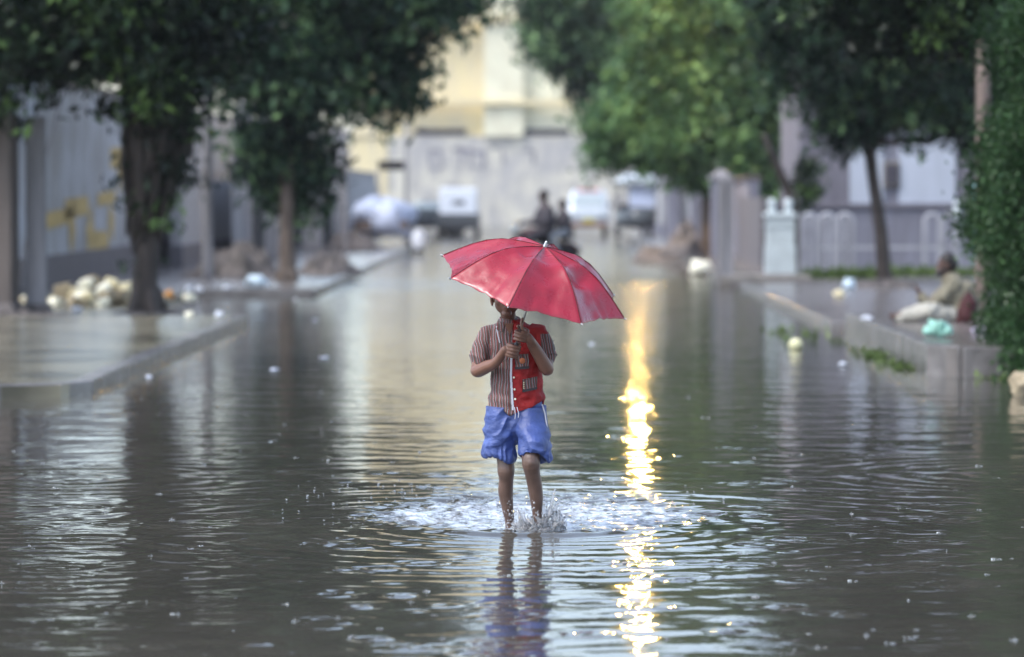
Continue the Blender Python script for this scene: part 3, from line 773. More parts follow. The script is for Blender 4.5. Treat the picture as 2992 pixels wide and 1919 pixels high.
tree("street_tree", "small dark clipped tree on a leaning stem behind the white gate pillar", (5.05, 72.4, 0.14),
     [((5.05, 72.4, 0.05), 0.11), ((4.98, 72.4, 1.4), 0.095), ((4.68, 72.4, 2.1), 0.08), ((4.42, 72.4, 2.7), 0.06)],
     [(5.22, 72.4, 1.85, .22, .3, .3), (5.24, 72.4, 1.55, .2, .3, .28), (5.22, 72.4, 2.08, .24, .3, .16)],
     90, 10, 0.10, M['leaf_near'], M['bark'], RG, 21, spread=0.09, limbs=False)

tree("street_tree", "unseen nearest left tree, added with its crown out of frame to darken the flood", (-7.0, 35, 0.1),  # unseen tree, added so the water reflects a dark crown
     [((-7.0, 35, 0.05), 0.22), ((-7, 35, 1.5), 0.18), ((-6.4, 35, 3.9), 0.18)],
     [(-5.6, 35, 4.9, 1.2, 1.5, .9), (-3.9, 35, 5.2, 1.3, 1.5, 1.0), (-2.6, 35, 5.9, 1.1, 1.4, .9), (-5.2, 35, 6.7, 1.7, 1.8, 1.1), (-3.4, 35, 7.2, 1.6, 1.7, 1.1), (-4.6, 35, 8.7, 1.8, 1.8, 1.1)],
     20, 12, 0.17, M['leaf_near'], M['bark'], LG, 23, spread=0.2)
tree("street_tree", "unseen nearest right tree, added with its crown out of frame to darken the flood", (6.9, 33, 0.2),  # unseen counterpart on the right, added to darken the reflections there
     [((6.9, 33, 0.1), 0.22), ((6.9, 33.5, 1.5), 0.18), ((6.5, 35, 3.9), 0.18)],
     [(5.6, 34, 4.9, 1.2, 1.5, .9), (4.0, 34, 5.2, 1.2, 1.5, 1.0), (2.7, 34, 5.9, 1.1, 1.4, .9), (5.2, 34, 6.7, 1.7, 1.8, 1.1), (3.5, 34, 7.2, 1.6, 1.7, 1.1), (4.6, 34, 8.7, 1.8, 1.8, 1.1)],
     20, 12, 0.17, M['leaf_near'], M['bark'], RG, 25, spread=0.2)

# creeper-covered wall on the near right
root = thing("creeper_wall", "tall wall smothered in green creeper at the right edge of the photo", "hedge", (4.6, 33.8, 0))
mb = MB(); mb.box((0.35, 0.7, 1.45), (1.0, 2.4, 3.3))
obj("wall", mb, M['dark_post'], root, smooth=False)
g = np.random.default_rng(5)
n = 5200
zz = g.uniform(-0.05, 3.35, n)
xl = -0.48 + 0.12 * np.sin(zz * 3.1) + 0.07 * np.sin(zz * 7.7 + 1) + 0.16 * np.clip(zz - 2.4, 0, 2) ** 1.5
xx = xl + np.abs(g.normal(0, 0.16, n))
front = g.random(n) < 0.6
xx = np.where(front, g.uniform(0, 1, n) * 1.5 + xl, xx)
yy = np.where(front, -0.62 + g.normal(0, 0.09, n), g.uniform(-0.6, 1.9, n))
leaf_mesh("creeper_leaves", np.stack([xx, yy, zz], 1), 9, 0.062, M['leaf_ivy'], root, droop=0.5, spread=0.075, seed=9)

# grass and weeds (uncountable)
def grass(name, label, areas, n, h, seed):
    g = np.random.default_rng(seed)
    P = []
    for (x0, x1, y0, y1, z) in areas:
        P.append(np.stack([g.uniform(x0, x1, n), g.uniform(y0, y1, n), np.full(n, z + h * 0.35)], 1))
    P = np.concatenate(P)
    leaf_mesh(name, P, 6, h, M['grass'], droop=-0.9, spread=h * 0.35, seed=seed, kind='stuff', label=label, cat="grass")
grass("grass", "green grass growing along the foot of the arched railing", [(4.85, 6.3, 67.6, 68.6, 0.13), (6.3, 8.5, 69.3, 70, 0.13)], 130, 0.16, 1)
grass("weeds", "weeds and grass growing at the edge of the right kerb in the flood", [(2.75, 3.5, 41.5, 47, -0.04), (3.32, 3.58, 37.6, 40.0, -0.02), (3.38, 3.60, 35.4, 37.0, -0.03), (3.9, 4.7, 33.6, 34.1, -0.04)], 26, 0.085, 2)

# ------------------------------------------------------------------ left side walls, posts, heap
def wall_along(name, label, x, y0, y1, h, mat, dado=None, dh=0.5, cap=None, thick=0.25, z0=0.0, cat="wall", group=None):
    root = thing(name, label, cat, (x, (y0 + y1) / 2, z0), group)
    s = 1 if x > 0 else -1
    mb = MB(); mb.box((s * thick / 2, 0, h / 2 - 0.1), (thick, y1 - y0, h + 0.2))
    obj("wall_panel", mb, mat, root, smooth=False)
    if dado:
        mb = MB(); mb.box((s * thick / 2, 0, dh / 2 - 0.1), (thick + 0.03, y1 - y0 + 0.03, dh + 0.2))
        obj("painted_base", mb, dado, root, smooth=False)
    if cap:
        mb = MB(); mb.box((s * thick / 2, 0, h + 0.04), (thick + 0.12, y1 - y0 + 0.04, 0.09))
        obj("coping", mb, cap, root, smooth=False, bevel=0.01)
    return root

w1 = wall_along("boundary_wall", "whitewashed wall with ochre painted strokes behind the near left tree", -8.0, 52, 96, 3.4, M['wall_blue'], M['wall_dado'], 0.5, M['conc'], z0=0.1)
# ochre letter-like strokes painted on that wall (unreadable in the photo): y runs along the wall
mb = MB()
def stroke(y0, z0, y1, z1, w):
    d = Vector((y1 - y0, z1 - z0)); L = d.length; ang = math.atan2(d.y, d.x)
    mb.box((0.009, (y0 + y1) / 2 - 74, (z0 + z1) / 2 - 0.1), (0.008, L, w), rot=Matrix.Rotation(ang, 3, 'X'))
for s_ in ((62.6, 2.05, 62.9, 1.35, .75), (62.6, 1.15, 66.5, 1.25, .28), (66.8, 1.3, 67.2, .75, .8), (66, 1.36, 69.5, 1.42, .34), (69.6, 1.2, 69.9, .62, 1.0), (70.2, 0.78, 72.8, .74, .34), (73.2, .85, 73.4, 1.35, .9), (71, 1.5, 74, 1.58, .24), (73.2, 2.3, 76.2, 2.35, .4), (74.6, 2.25, 75.0, 1.85, .8)):
    stroke(*s_)
obj("painted_strokes", mb, M['graffiti'], w1, smooth=False)

wall_along("boundary_wall", "pale stained wall to the right of the root-hung trunk", -7.1, 78.4, 92, 3.3, M['wall_white'], M['wall_dado'], 0.45, None, z0=0.12)
wall_along("boundary_wall", "streaky whitewashed wall behind the thin pale trunk", -6.6, 92.4, 112, 3.0, M['wall_white'], None, 0.4, M['conc_pale'], z0=0.12)
wall_along("boundary_wall", "farthest left wall beside the tarpaulin-covered cart", -6.0, 112.5, 150, 2.2, M['wall_white'], M['wall_grey'], 0.6, M['conc_pale'], z0=0.12)

for (x, y, h, w, lab) in ((-6.25, 92.2, 3.4, .45, "square grey gate pillar behind the thin pale trunk"), (-6.3, 84, 3.3, .4, "stained gate pillar next to the leaning utility pole"), (-5.9, 104, 3.2, .5, "whitewashed gate pillar left of the cart"), (-5.6, 112.2, 3.2, .5, "far whitewashed gate pillar behind the cart")):
    r_ = thing("gate_pillar", lab, "pillar", (x, y, 0.12), "gate pillars along the left pavement")
    mb = MB(); mb.box((0, 0, h / 2), (w, w, h)); obj("shaft", mb, M['wall_white'], r_, smooth=False, bevel=0.02)
    mb = MB(); mb.box((0, 0, h + 0.05), (w + .14, w + .14, 0.1)); mb.box((0, 0, h + 0.17), (w - .05, w - .05, 0.14), taper=0.4); obj("cap", mb, M['conc_pale'], r_, smooth=False)
# dark sheet-metal gates between pillars
for (y0, y1, x, lab) in ((85, 91.5, -6.35, "dark metal gate between the stained pillars"), (105, 111.5, -5.75, "rusty dark gate left of the tarpaulin-covered cart")):
    r_ = thing("metal_gate", lab, "gate", (x, (y0 + y1) / 2, 0.12), "metal gates along the left pavement")
    for k in (-1, 1):
        mb = MB(); L = (y1 - y0) / 2 - 0.05
        mb.box((0, k * (L / 2 + 0.02), 1.1), (0.04, L, 2.1))
        for q in range(6): mb.box((0.03, k * (L / 2 + 0.02) + (q - 2.5) * L / 6, 1.1), (0.03, 0.05, 2.1))
        obj("gate_leaf", mb, M['car_dark'], r_, smooth=False)

# near-left concrete columns and pipe
r_ = thing("concrete_column", "broad brown weathered column at the left edge of the photo", "column", (-6.95, 48.2, 0.11))
mb = MB(); mb.box((0, 0, 1.25), (0.98, 0.7, 2.55)); obj("shaft", mb, M['dark_post'], r_, smooth=False, bevel=0.03)
mb = MB(); mb.box((0, -0.02, 0.06), (1.15, 0.9, 0.2), taper=0.88); obj("footing", mb, M['rubble'], r_, smooth=False, bevel=0.03)
r_ = thing("concrete_column", "narrow grey column beside the broad brown column on the left", "column", (-6.25, 48.6, 0.11))
mb = MB(); mb.box((0, 0, 1.25), (0.24, 0.3, 2.5), taper=0.96); obj("shaft", mb, M['conc_pale'], r_, smooth=False, bevel=0.03)
mb = MB(); mb.box((0, 0, 0.05), (0.4, 0.45, 0.16), taper=0.8); obj("footing", mb, M['rubble'], r_, smooth=False, bevel=0.02)

def pole(name, label, x, y, h, r0, r1, mat, z0=0.0, arm=None, cat="pole"):
    r_ = thing(name, label, cat, (x, y, z0))
    mb = MB(); mb.lathe([(r0 * 1.02, -0.3), (r0, 0.2), ((r0 + r1) / 2, h / 2), (r1, h - 0.05), (r1 * 0.6, h)], n=16)
    obj("shaft", mb, mat, r_)
    if arm:
        mb = MB(); mb.box((0, 0, h - 0.5), (1.6, 0.09, 0.09)); obj("crossarm", mb, M['dark_metal'], r_, smooth=False)
        for k in (-0.7, -0.35, 0.35, 0.7):
            mb = MB(); mb.lathe([(0.02, 0), (0.05, 0.03), (0.03, 0.07), (0.05, 0.1), (0.02, 0.15)], (k, 0, h - 0.45), 10); obj("insulator", mb, M['white_plastic'], r_)
    return r_
pole("utility_pole", "tall pale concrete pole between the two left trees", px(608, 68), 68, 8.5, 0.105, 0.08, M['conc_pale'], 0.12, arm=True)
r_ = thing("concrete_post", "thick grey concrete post at the corner of the right kerb", "post", (px(2118, 67), 67, -0.1))
mb = MB(); mb.box((0, 0, .95), (.27, .27, 2.1), taper=.93); mb.box((-.03, -.02, .95), (.10, .27, 2.0)); obj("shaft", mb, M['conc_pale'], r_, smooth=False, bevel=.02)
pole("metal_post", "slim pale post beside the tarpaulin-covered cart", px(1188, 109), 109, 3.6, 0.055, 0.05, M['conc_pale'], 0.1)
pole("metal_post", "short leaning pale post left of the cart", px(1010, 100), 100, 2.6, 0.06, 0.05, M['conc_pale'], 0.12)
pole("brown_post", "brown square-looking post between the seated man and the creeper-covered wall", px(2868, 44), 44, 3.1, 0.085, 0.08, M['brown_post'], 0.27)
mb = MB(); mb.tube([(-6.45, 54, 3.4), (-6.62, 53, 2.4), (-6.83, 52, 1.0), (-6.9, 51.6, 0.15)], 0.012, 6)
obj("guy_wire", mb, M['dark_metal'], label="thin slanting guy wire in front of the painted whitewashed wall", cat="wire")

HEAP_K = 0.7
def heap(name, label, c, r, mat, seed, cat="rubble", n=26, m=10):
    random.seed(seed)
    rings = []
    for j in range(m + 1):
        t = j / m; ring = []
        for i in range(n):
            a = 2 * math.pi * i / n
            nz = mnoise.noise(Vector((math.cos(a) * 2.2 + seed, math.sin(a) * 2.2, t * 3.0)))
            nz2 = mnoise.noise(Vector((math.cos(a) * 7 + seed, math.sin(a) * 7, t * 9.0)))
            rr = (1 - t) * (1 + 0.25 * nz) + 0.02
            ring.append((c[0] + r[0] * rr * math.cos(a), c[1] + r[1] * rr * math.sin(a), c[2] - 0.03 + r[2] * (1 - (1 - t) ** 2.0) * (HEAP_K + 0.7 * nz + 0.6 * nz2)))
        rings.append(ring)
    mb = MB(); mb.loft(rings)
    return obj(name, mb, mat, kind='stuff', label=label, cat=cat)
heap("dirt_heap", "dark wet dirt banked around the foot of the left columns", (-6.55, 48.0, 0.1), (.85, .5, .12), M['rubble'], 3)
heap("dirt_heap", "dark soil ring around the root-hung trunk", (-4.9, 48.9, 0.1), (.62, .5, .08), M['rubble'], 4)
heap("dirt_heap", "dark soil around the foot of the slanting thin trunk", (5.75, 62.4, 0.10), (.75, .6, .16), M['rubble'], 5)
heap("rubbish_heap", "dark rubbish banked along the wall left of the thin pale trunk", (-5.3, 69.5, 0.12), (1.0, .9, .62), M['rubble'], 6)
heap("rubbish_heap", "low dark rubbish right of the thin pale trunk", (-3.75, 72, 0.12), (.62, .7, .45), M['rubble'], 8)
heap("rubbish_heap", "dark rubbish under the tarpaulin-covered cart side", (-4.75, 101, 0.12), (.9, .8, .55), M['rubble'], 9)
heap("rubbish_heap", "brown rubbish on the far right kerb left of the grey pole", (3.05, 92, 0.0), (.75, .8, .42), M['rubble'], 10)
heap("rubbish_heap", "dark heap behind the grey pole near the far right kerb", (3.55, 88, 0.2), (.5, .8, .75), M['rubble'], 11)

def stone_mesh(seed, d):
    random.seed(seed)
    mb = MB(); mb.box((0, 0, 0), d)
    vs = []
    for v in mb.v: vs.append(tuple(c * random.uniform(0.78, 1.12) for c in v))
    mb.v = vs
    return mb
random.seed(31)
stone_src = []
for k in range(6):
    mt = (M['stone'], M['stone_pale'], M['stone_dull'])[k % 3]
    mbs = stone_mesh(60 + k, (random.uniform(.17, .27), random.uniform(.15, .21), random.uniform(.11, .16)))
    me_o = obj("stone_block", mbs, mt, smooth=False, bevel=0.022)
    stone_src.append(me_o)
random.seed(5)
spots = []
cxs, cys = px(262, 52.5), 52.5
for layer, (n_, rx_) in enumerate(((20, 1.0), (14, .78), (8, .5), (3, .22))):
    for k in range(n_):
        a = random.uniform(0, 6.28) if layer else random.uniform(0, 6.28)
        rr_ = rx_ * (0.35 + 0.65 * random.random() ** .5)
        spots.append((cxs + 0.05 * layer + rr_ * math.cos(a) * 1.0, cys + rr_ * 0.8 * math.sin(a), 0.11 + 0.05 + layer * 0.085))
for k, (x, y, z) in enumerate(spots):
    if k < 6: o = stone_src[k]
    else: o = stone_src[k % 6].copy(); COL.objects.link(o)
    o.location = (x, y, z); o.rotation_euler = (random.uniform(-.4, .4), random.uniform(-.4, .4), random.uniform(0, 3.1))
    props(o, "cream broken stone block in the heap left of the root-hung trunk", "stone", "stone blocks heaped on the left pavement")

def crumple(name, label, loc, r, mat, seed, cat="litter", group=None, squash=0.7):
    """crumpled bag or wrapper"""
    rings = []; n, m = 18, 10
    for j in range(m + 1):
        ph = -math.pi / 2 + math.pi * (j + (0.15 if j == 0 else (-0.15 if j == m else 0))) / m
        ring = []
        for i in range(n):
            a = 2 * math.pi * i / n
            d = Vector((math.cos(ph) * math.cos(a), math.cos(ph) * math.sin(a), math.sin(ph)))
            k = 0.8 * (1 + 0.6 * mnoise.noise(d * 1.6 + Vector((seed, 0, 0))) + 0.5 * mnoise.noise(d * 4.2 + Vector((0, seed, 0))))
            ring.append((d.x * r[0] * k, d.y * r[1] * k, max(-r[2] * squash, d.z * r[2] * k)))
        rings.append(ring)
    mb = MB(); mb.loft(rings)
    return obj(name, mb, mat, loc=(loc[0], loc[1], loc[2] + r[2] * squash), label=label, cat=cat, group=group)
crumple("plastic_bag", "crumpled mint green plastic bag on the kerb in front of the seated man", (px(2738, 36.6), 36.6, .27), (.135, .13, .105), M['mint'], 2, "bag")
crumple("plastic_bag", "small twisted mint scrap at the right of the green bag", (px(2772, 36.4), 36.45, .29), (.055, .05, .05), M['mint'], 12, "bag")
crumple("paper_wrapper", "mauve crumpled wrapper on the pavement at the right of the green bag", (px(2846, 37.6), 37.6, .27), (.045, .04, .035), M['litter_mauve'], 3)
crumple("paper_wrapper", "white-mauve wrapper nearest the creeper-covered wall", (px(2872, 37.5), 37.5, .27), (.045, .04, .04), M['litter_mauve'], 4)
crumple("paper_wrapper", "white paper lying on the kerb beside the seated man's feet", (px(2532, 41.4), 41.4, .27), (.075, .07, .03), M['litter_white'], 5)
crumple("plastic_bag", "pale blue bag lying near the railing left of the slanting trunk", (px(2478, 61), 61, .11), (.13, .12, .11), M['litter_blue'], 6, "bag")
crumple("paper_wrapper", "peach coloured scrap left of the pale blue bag", (px(2450, 56.5), 56.5, .11), (.09, .08, .06), M['stone'], 7)
crumple("paper_wrapper", "white scrap floating by the weeds on the right", (px(2462, 36.5), 36.5, .0), (.05, .05, .02), M['litter_white'], 8)
crumple("white_sack", "long white sack lying tilted at the right edge of the flood", (px(2050, 76), 76, .0), (.3, .2, .2), M['stone_pale'], 9, "sack")
crumple("white_sack", "pale sack leaning at the foot of the slim post by the cart", (px(1225, 100), 100, .05), (.2, .2, .42), M['litter_white'], 10, "sack")
crumple("paper_wrapper", "orange rind on the pavement just right of the root-hung trunk", (px(495, 55), 55, .11), (.095, .08, .085), M['orange_peel'], 11)
crumple("plastic_bag", "white bag on top of the cream lump right of the root-hung trunk", (px(553, 54.2), 54.2, .23), (.07, .06, .06), M['litter_white'], 12, "bag")
crumple("cream_lump", "cream stone lump under the white bag on the left pavement", (px(556, 54), 54, .11), (.11, .1, .075), M['stone_pale'], 13, "stone")
crumple("paper_wrapper", "white scrap on the far kerb right of the cream lump", (px(584, 58.5), 58.5, .12), (.075, .06, .06), M['litter_white'], 14)
crumple("paper_wrapper", "small pale scrap on the far kerb between the trees", (px(655, 59.8), 60.3, .12), (.07, .06, .045), M['litter_white'], 15)
crumple("plastic_bag", "large pale blue bag on the far kerb before the thin pale trunk", (px(752, 61.5), 61.5, .12), (.2, .16, .14), M['litter_blue'], 16, "bag")
crumple("paper_wrapper", "white rectangle of card in front of the stone heap", (px(227, 49.4), 49.4, .11), (.09, .07, .045), M['litter_white'], 17)
crumple("paper_wrapper", "tiny white scrap near the tip of the left pavement", (px(560, 47.5), 47.3, .11), (.06, .06, .045), M['stone_pale'], 18)
crumple("paper_wrapper", "white crumpled paper near the tip of the left pavement", (px(645, 47.2), 47.0, .11), (.06, .06, .05), M['litter_white'], 19)
crumple("cobble", "brown cobble at the foot of the creeper-covered wall", (px(2990, 31), 31, -.02), (.13, .13, .15), M['stone_dull'], 20, "stone")
mb = MB(); mb.ell((0, 0, 0), (.075, .075, .075), 20, 14)
obj("ball", mb, M['cream_ball'], loc=(px(2325, 40.2), 40.2, .045), label="cream ball floating in the flood off the right kerb", cat="ball")
# litter floating on the flood
random.seed(12)
for k, (sx, sy, lab) in enumerate(((803, 1079, "white scrap floating level with the boy's elbow on the left"), (950, 1044, "white scrap floating nearer the boy on the left"), (922, 935, "pale speck of litter floating far out on the left"), (865, 875, "white speck floating near the far left kerb"), (436, 1100, "tiny white speck floating beside the left kerb"), (1730, 1005, "pale floating scrap under the right edge of the umbrella"))):
    Y_ = 18369 / (sy - 563)
    crumple("floating_scrap", lab, (px(sx, Y_), Y_, -0.012), (.05 if k < 3 else .035, .10, .016), M['litter_white'], 30 + k, "litter", "scraps floating on the flood")

# tarpaulin-covered cart on the left
r_ = thing("covered_cart", "hand cart covered with a white tarpaulin on the left of the far street", "cart", (px(1120, 108), 108, 0.0))
mb = MB(); mb.box((0, 0, .62), (1.5, 2.0, .08)); mb.box((0, -.98, .75), (1.5, .05, .22)); mb.tube([(-.6, -1, .62), (-.75, -1.7, .8)], .03, 8); mb.tube([(.6, -1, .62), (.75, -1.7, .8)], .03, 8)
obj("bed", mb, M['brown_post'], r_, smooth=False)
for sx_ in (-.78, .78):
    mb = MB(); mb.lathe([(.02, -.05), (.3, -.04), (.36, 0), (.3, .04), (.02, .05)], (sx_, 0, .33), 20, axis='X'); obj("wheel", mb, M['tyre'], r_)
rings = []
for j, (t, zz) in enumerate(((1.02, .55), (1.06, .75), (.98, .95), (.8, 1.15), (.45, 1.32), (.05, 1.36))):
    ring = []
    for i in range(28):
        a = 2 * math.pi * i / 28; k = 1 + .55 * mnoise.noise(Vector((math.cos(a) * 1.7, math.sin(a) * 1.7, zz * 2.2)))
        ca, sa = math.cos(a), math.sin(a)
        ring.append((.8 * t * k * math.copysign(abs(ca) ** .6, ca), 1.0 * t * k * math.copysign(abs(sa) ** .6, sa), zz + .35 * mnoise.noise(Vector((ca * 2, sa * 2, 5 + zz)))))
    rings.append(ring)
mb = MB(); mb.loft(rings); obj("tarpaulin", mb, M['tarp'], r_)
r_ = thing("shop_awning", "small dark awning on the left wall above the covered cart", "awning", (px(1150, 128), 128, 0))
mb = MB(); mb.box((0, 0, 2.55), (1.0, .9, .05), rot=Matrix.Rotation(R(-16), 3, 'X')); obj("sheet", mb, M['jacket'], r_, smooth=False)
for k in (-.45, .45):
    mb = MB(); mb.tube([(k, -.4, 2.4), (k, -.4, 0)], .03, 8); obj("post", mb, M['conc_pale'], r_)

# ------------------------------------------------------------------ far yellow building closing the street
YB = 190
def bx_(sx): return px(sx, YB)
def bz_(sy): return pz(sy, YB)
fb = thing("yellow_building", "large faded yellow building closing the far end of the street", "building", (0, YB, 0))
def fpanel(name, x0, x1, z0, z1, mat, dy=0.0, th=0.6, bevel=0):
    mb = MB(); mb.box(((x0 + x1) / 2, dy + th / 2, (z0 + z1) / 2), (x1 - x0, th, z1 - z0)); return obj(name, mb, mat, fb, smooth=False, bevel=bevel)
xl, xr = bx_(1075), bx_(1880)
fpanel("lower_wall", xl, xr, -0.3, bz_(398), M['cream_low'], 0.0, 12)
fpanel("upper_wall", xl, bx_(1415), bz_(398), 15, M['yellow'], 0.35, 11.5)
fpanel("upper_wall", bx_(1415) + .003, bx_(1530), bz_(398), 15.3, M['yellow_pale'], -0.25, 12)
fpanel("upper_wall", bx_(1530) + .003, xr, bz_(398), 15, M['yellow_pale'], 0.35, 11.5)
mb = MB(); mb.box((0.5 * (xl + xr), -0.28, bz_(300)), (xr - xl + .3, .5, .26)); mb.box((0.5 * (xl + xr), -0.28, 10.2), (xr - xl + .3, .5, .3)); obj("string_course", mb, M['yellow'], fb, smooth=False)
for (a, b, c, d) in ((1212, 1362, 377, 393), (1508, 1662, 377, 393)):
    fpanel("ventilation_slot", bx_(a), bx_(b), bz_(d), bz_(c), M['slit'], 0.05 - .06, .3)
# smudged grey lettering strokes low on the wall (unreadable in the photo)
mb = MB()
random.seed(2)
for (cx, cy, w, h) in ((1258, 462, 6, 60), (1275, 440, 30, 7), (1290, 465, 6, 50), (1275, 492, 30, 6), (1352, 438, 60, 12), (1348, 462, 8, 52), (1376, 470, 7, 50), (1400, 445, 34, 8), (1416, 465, 7, 44), (1400, 490, 30, 6), (1446, 430, 22, 10), (1470, 455, 7, 50), (1540, 440, 26, 8), (1560, 460, 7, 40)):
    mb.box((bx_(cx), -0.012, bz_(cy)), (w / 58.9, .02, h / 58.9), rot=Matrix.Rotation(random.uniform(-.12, .12), 3, 'Y'))
obj("painted_lettering", mb, M['graffiti_dark'], fb, smooth=False)
# side blocks further back so that the skyline is closed
for (x0, x1, y, h, m_, lab) in ((-60, bx_(985), 196, 3.8, M['wall_white'], "low white building behind the cart at the far left"), (bx_(1905), 60, 188, 3.2, M['wall_white'], "low pale building at the far right behind the trees")):
    r_ = thing("low_building", lab, "building", ((x0 + x1) / 2, y, 0))
    mb = MB(); mb.box((0, 4, h / 2 - .1), (x1 - x0, 8, h + .2)); obj("wall", mb, m_, r_, smooth=False)
    mb = MB(); mb.box((0, 4, h + .08), (x1 - x0 + .3, 8.3, .16)); obj("roof", mb, M['conc_pale'], r_, smooth=False)
    for k in range(5):
        f_ = MB(); f_.box(((k - 2) * (x1 - x0) / 6, -.02, 1.9), (1.2, .08, 1.1)); w_ = obj("window", f_, M['conc'], r_, smooth=False)
        f_ = MB(); f_.box(((k - 2) * (x1 - x0) / 6, -.045, 1.9), (1.0, .06, .9)); obj("pane", f_, M['glass'], w_, smooth=False)
for (x, y, w, h, m_, lab) in ((bx_(1115), 176, 1.7, 4.2, M['yellow'], "small yellow kiosk house left of the far building"),):
    r_ = thing("kiosk", lab, "kiosk", (x, y, 0))
    mb = MB(); mb.box((0, 0, h / 2), (w, 2, h)); mb.loft([[(-w / 2 - .1, -1.1, h), (w / 2 + .1, -1.1, h), (w / 2 + .1, 1.1, h), (-w / 2 - .1, 1.1, h)], [(-.3, -1.1, h + .6), (.3, -1.1, h + .6), (.3, 1.1, h + .6), (-.3, 1.1, h + .6)]]); obj("wall", mb, m_, r_, smooth=False)
    mb = MB(); mb.box((0, -1.02, 1.1), (.8, .06, 2.0)); obj("door", mb, M['wall_grey'], r_, smooth=False)

# ------------------------------------------------------------------ right side: house, railing, white pillar, walls
hs = thing("grey_house", "grey house with a pale upper wall and dark base behind the railing on the right", "house", (px(2600, 74), 74, 0.14))
ox = px(2600, 74)
def hpanel(name, s0, s1, z0, z1, mat, dy, th=.3, y=74):
    mb = MB(); a, b = px(s0, y) - ox, px(s1, y) - ox
    mb.box(((a + b) / 2, dy + th / 2, (z0 + z1) / 2 - .14), (b - a, th, z1 - z0)); return obj(name, mb, mat, hs, smooth=False)
hpanel("base_wall", 2335, 3300, .1, 1.36, M['wall_grey'], -.12, 6)
hpanel("base_wall_coping", 2325, 3300, 1.36, 1.44, M['wall_mauve'], -.18, 5.9)
hpanel("upper_wall", 2335, 2481, 1.44, 5.0, M['wall_mauve'], .1, 5.5)
hpanel("upper_wall", 2481.2, 2580, 1.44, 5.0, M['wall_light'], .05, 5.5)
hpanel("upper_wall", 2580.2, 2625, 1.44, 5.0, M['wall_grey'], .1, 5.5)
hpanel("upper_wall", 2625.2, 2790, 1.44, 5.0, M['wall_light'], .05, 5.5)
hpanel("upper_wall", 2790.2, 3300, 1.44, 5.0, M['wall_mauve'], .1, 5.5)
w_ = hpanel("window", 2578, 2628, 1.75, 2.25, M['conc'], .02, .1)
mb = MB(); mb.box((px(2603, 74) - ox, 0.01, 1.86), (.24, .04, .38)); obj("pane", mb, M['slit'], w_, smooth=False)
hpanel("door", 2835, 2872, .3, 1.9, M['teal'], -.2, .06)
r_ = thing("grey_building", "mauve grey side building behind the clipped dark tree", "building", (px(2290, 112), 112, 0.14))
mb = MB(); mb.box((.15, 3, 2.4), (4.4, 6, 4.8)); obj("wall", mb, M['wall_mauve'], r_, smooth=False)
mb = MB(); mb.box((.15, 3, 4.87), (4.7, 6.3, .14)); obj("roof", mb, M['conc_pale'], r_, smooth=False)
mb = MB(); mb.box((-.45, -.02, 1.2), (.5, .06, 1.7)); obj("door", mb, M['slit'], r_, smooth=False)

wp = thing("gate_pillar", "short white gate pillar topped with two round finials", "pillar", (px(2278, 69), 69, 0.1))
mb = MB(); mb.box((0, 0, .3), (.56, .5, .62), taper=.95); mb.box((0, 0, .76), (.5, .46, .32)); mb.box((0, 0, .93), (.54, .5, .04)); mb.box((0, 0, 1.02), (.5, .46, .14)); mb.box((0, 0, 1.13), (.58, .52, .1)); obj("shaft", mb, M['white_paint'], wp, smooth=False, bevel=.02)
for k in (-.15, .15):
    mb = MB(); mb.lathe([(.09, 1.16), (.08, 1.22), (.055, 1.25), (.075, 1.3), (.085, 1.35), (.07, 1.41), (.02, 1.44)], (k, 0, 0), 16); obj("finial", mb, M['white_paint'], wp)
mb = MB(); mb.box((px(2230, 67.3), 67.6, .1), (1.6, 1.8, .2)); obj("step", mb, M['conc'], label="low grey concrete step at the foot of the white gate pillar", cat="step", smooth=False, bevel=.02)

rf = thing("arched_railing", "grey concrete railing of arched pickets right of the white gate pillar", "railing", (0, 70.2, .14))
random.seed(3)
def picket(sx, w=.085, top=1.0):
    mb = MB(); x = px(sx, 70.2); mb.box((x, 0, top / 2), (w, .1, top)); obj("picket", mb, M['picket'], rf, smooth=False, bevel=.015)
def arch(s0, s1, z):
    x0, x1 = px(s0, 70.2), px(s1, 70.2); c, r = (x0 + x1) / 2, (x1 - x0) / 2
    mb = MB(); mb.tube([(c + r * math.cos(a), 0, z + r * 1.0 * math.sin(a)) for a in [math.pi * i / 12 for i in range(13)]], .042, 8); obj("arch", mb, M['picket'], rf)
for s0 in (2342, 2394, 2446): 
    for s_ in (s0, s0 + 22, s0 + 44): picket(s_, .075, .97 if s_ != s0 + 22 else 1.12)
    arch(s0, s0 + 44, .97)
for s0 in (2700, 2752):
    for s_ in (s0, s0 + 44): picket(s_, .075, .97)
    arch(s0, s0 + 44, .97)
for z in (.1, .5):
    mb = MB(); mb.box(((px(2335, 70.2) + px(2820, 70.2)) / 2, .0, z), (px(2820, 70.2) - px(2335, 70.2), .06, .06)); obj("rail", mb, M['picket'], rf, smooth=False)
r_ = thing("railing_post", "slender white post with a ball top at the right of the railing", "post", (px(2792, 70), 70, .14))
mb = MB(); mb.box((0, 0, .5), (.1, .1, 1.0)); obj("shaft", mb, M['picket'], r_, smooth=False)
mb = MB(); mb.lathe([(.03, 1.0), (.07, 1.06), (.08, 1.13), (.05, 1.2), (.04, 1.26), (.055, 1.3), (.02, 1.36)], n=14); obj("finial", mb, M['white_paint'], r_)

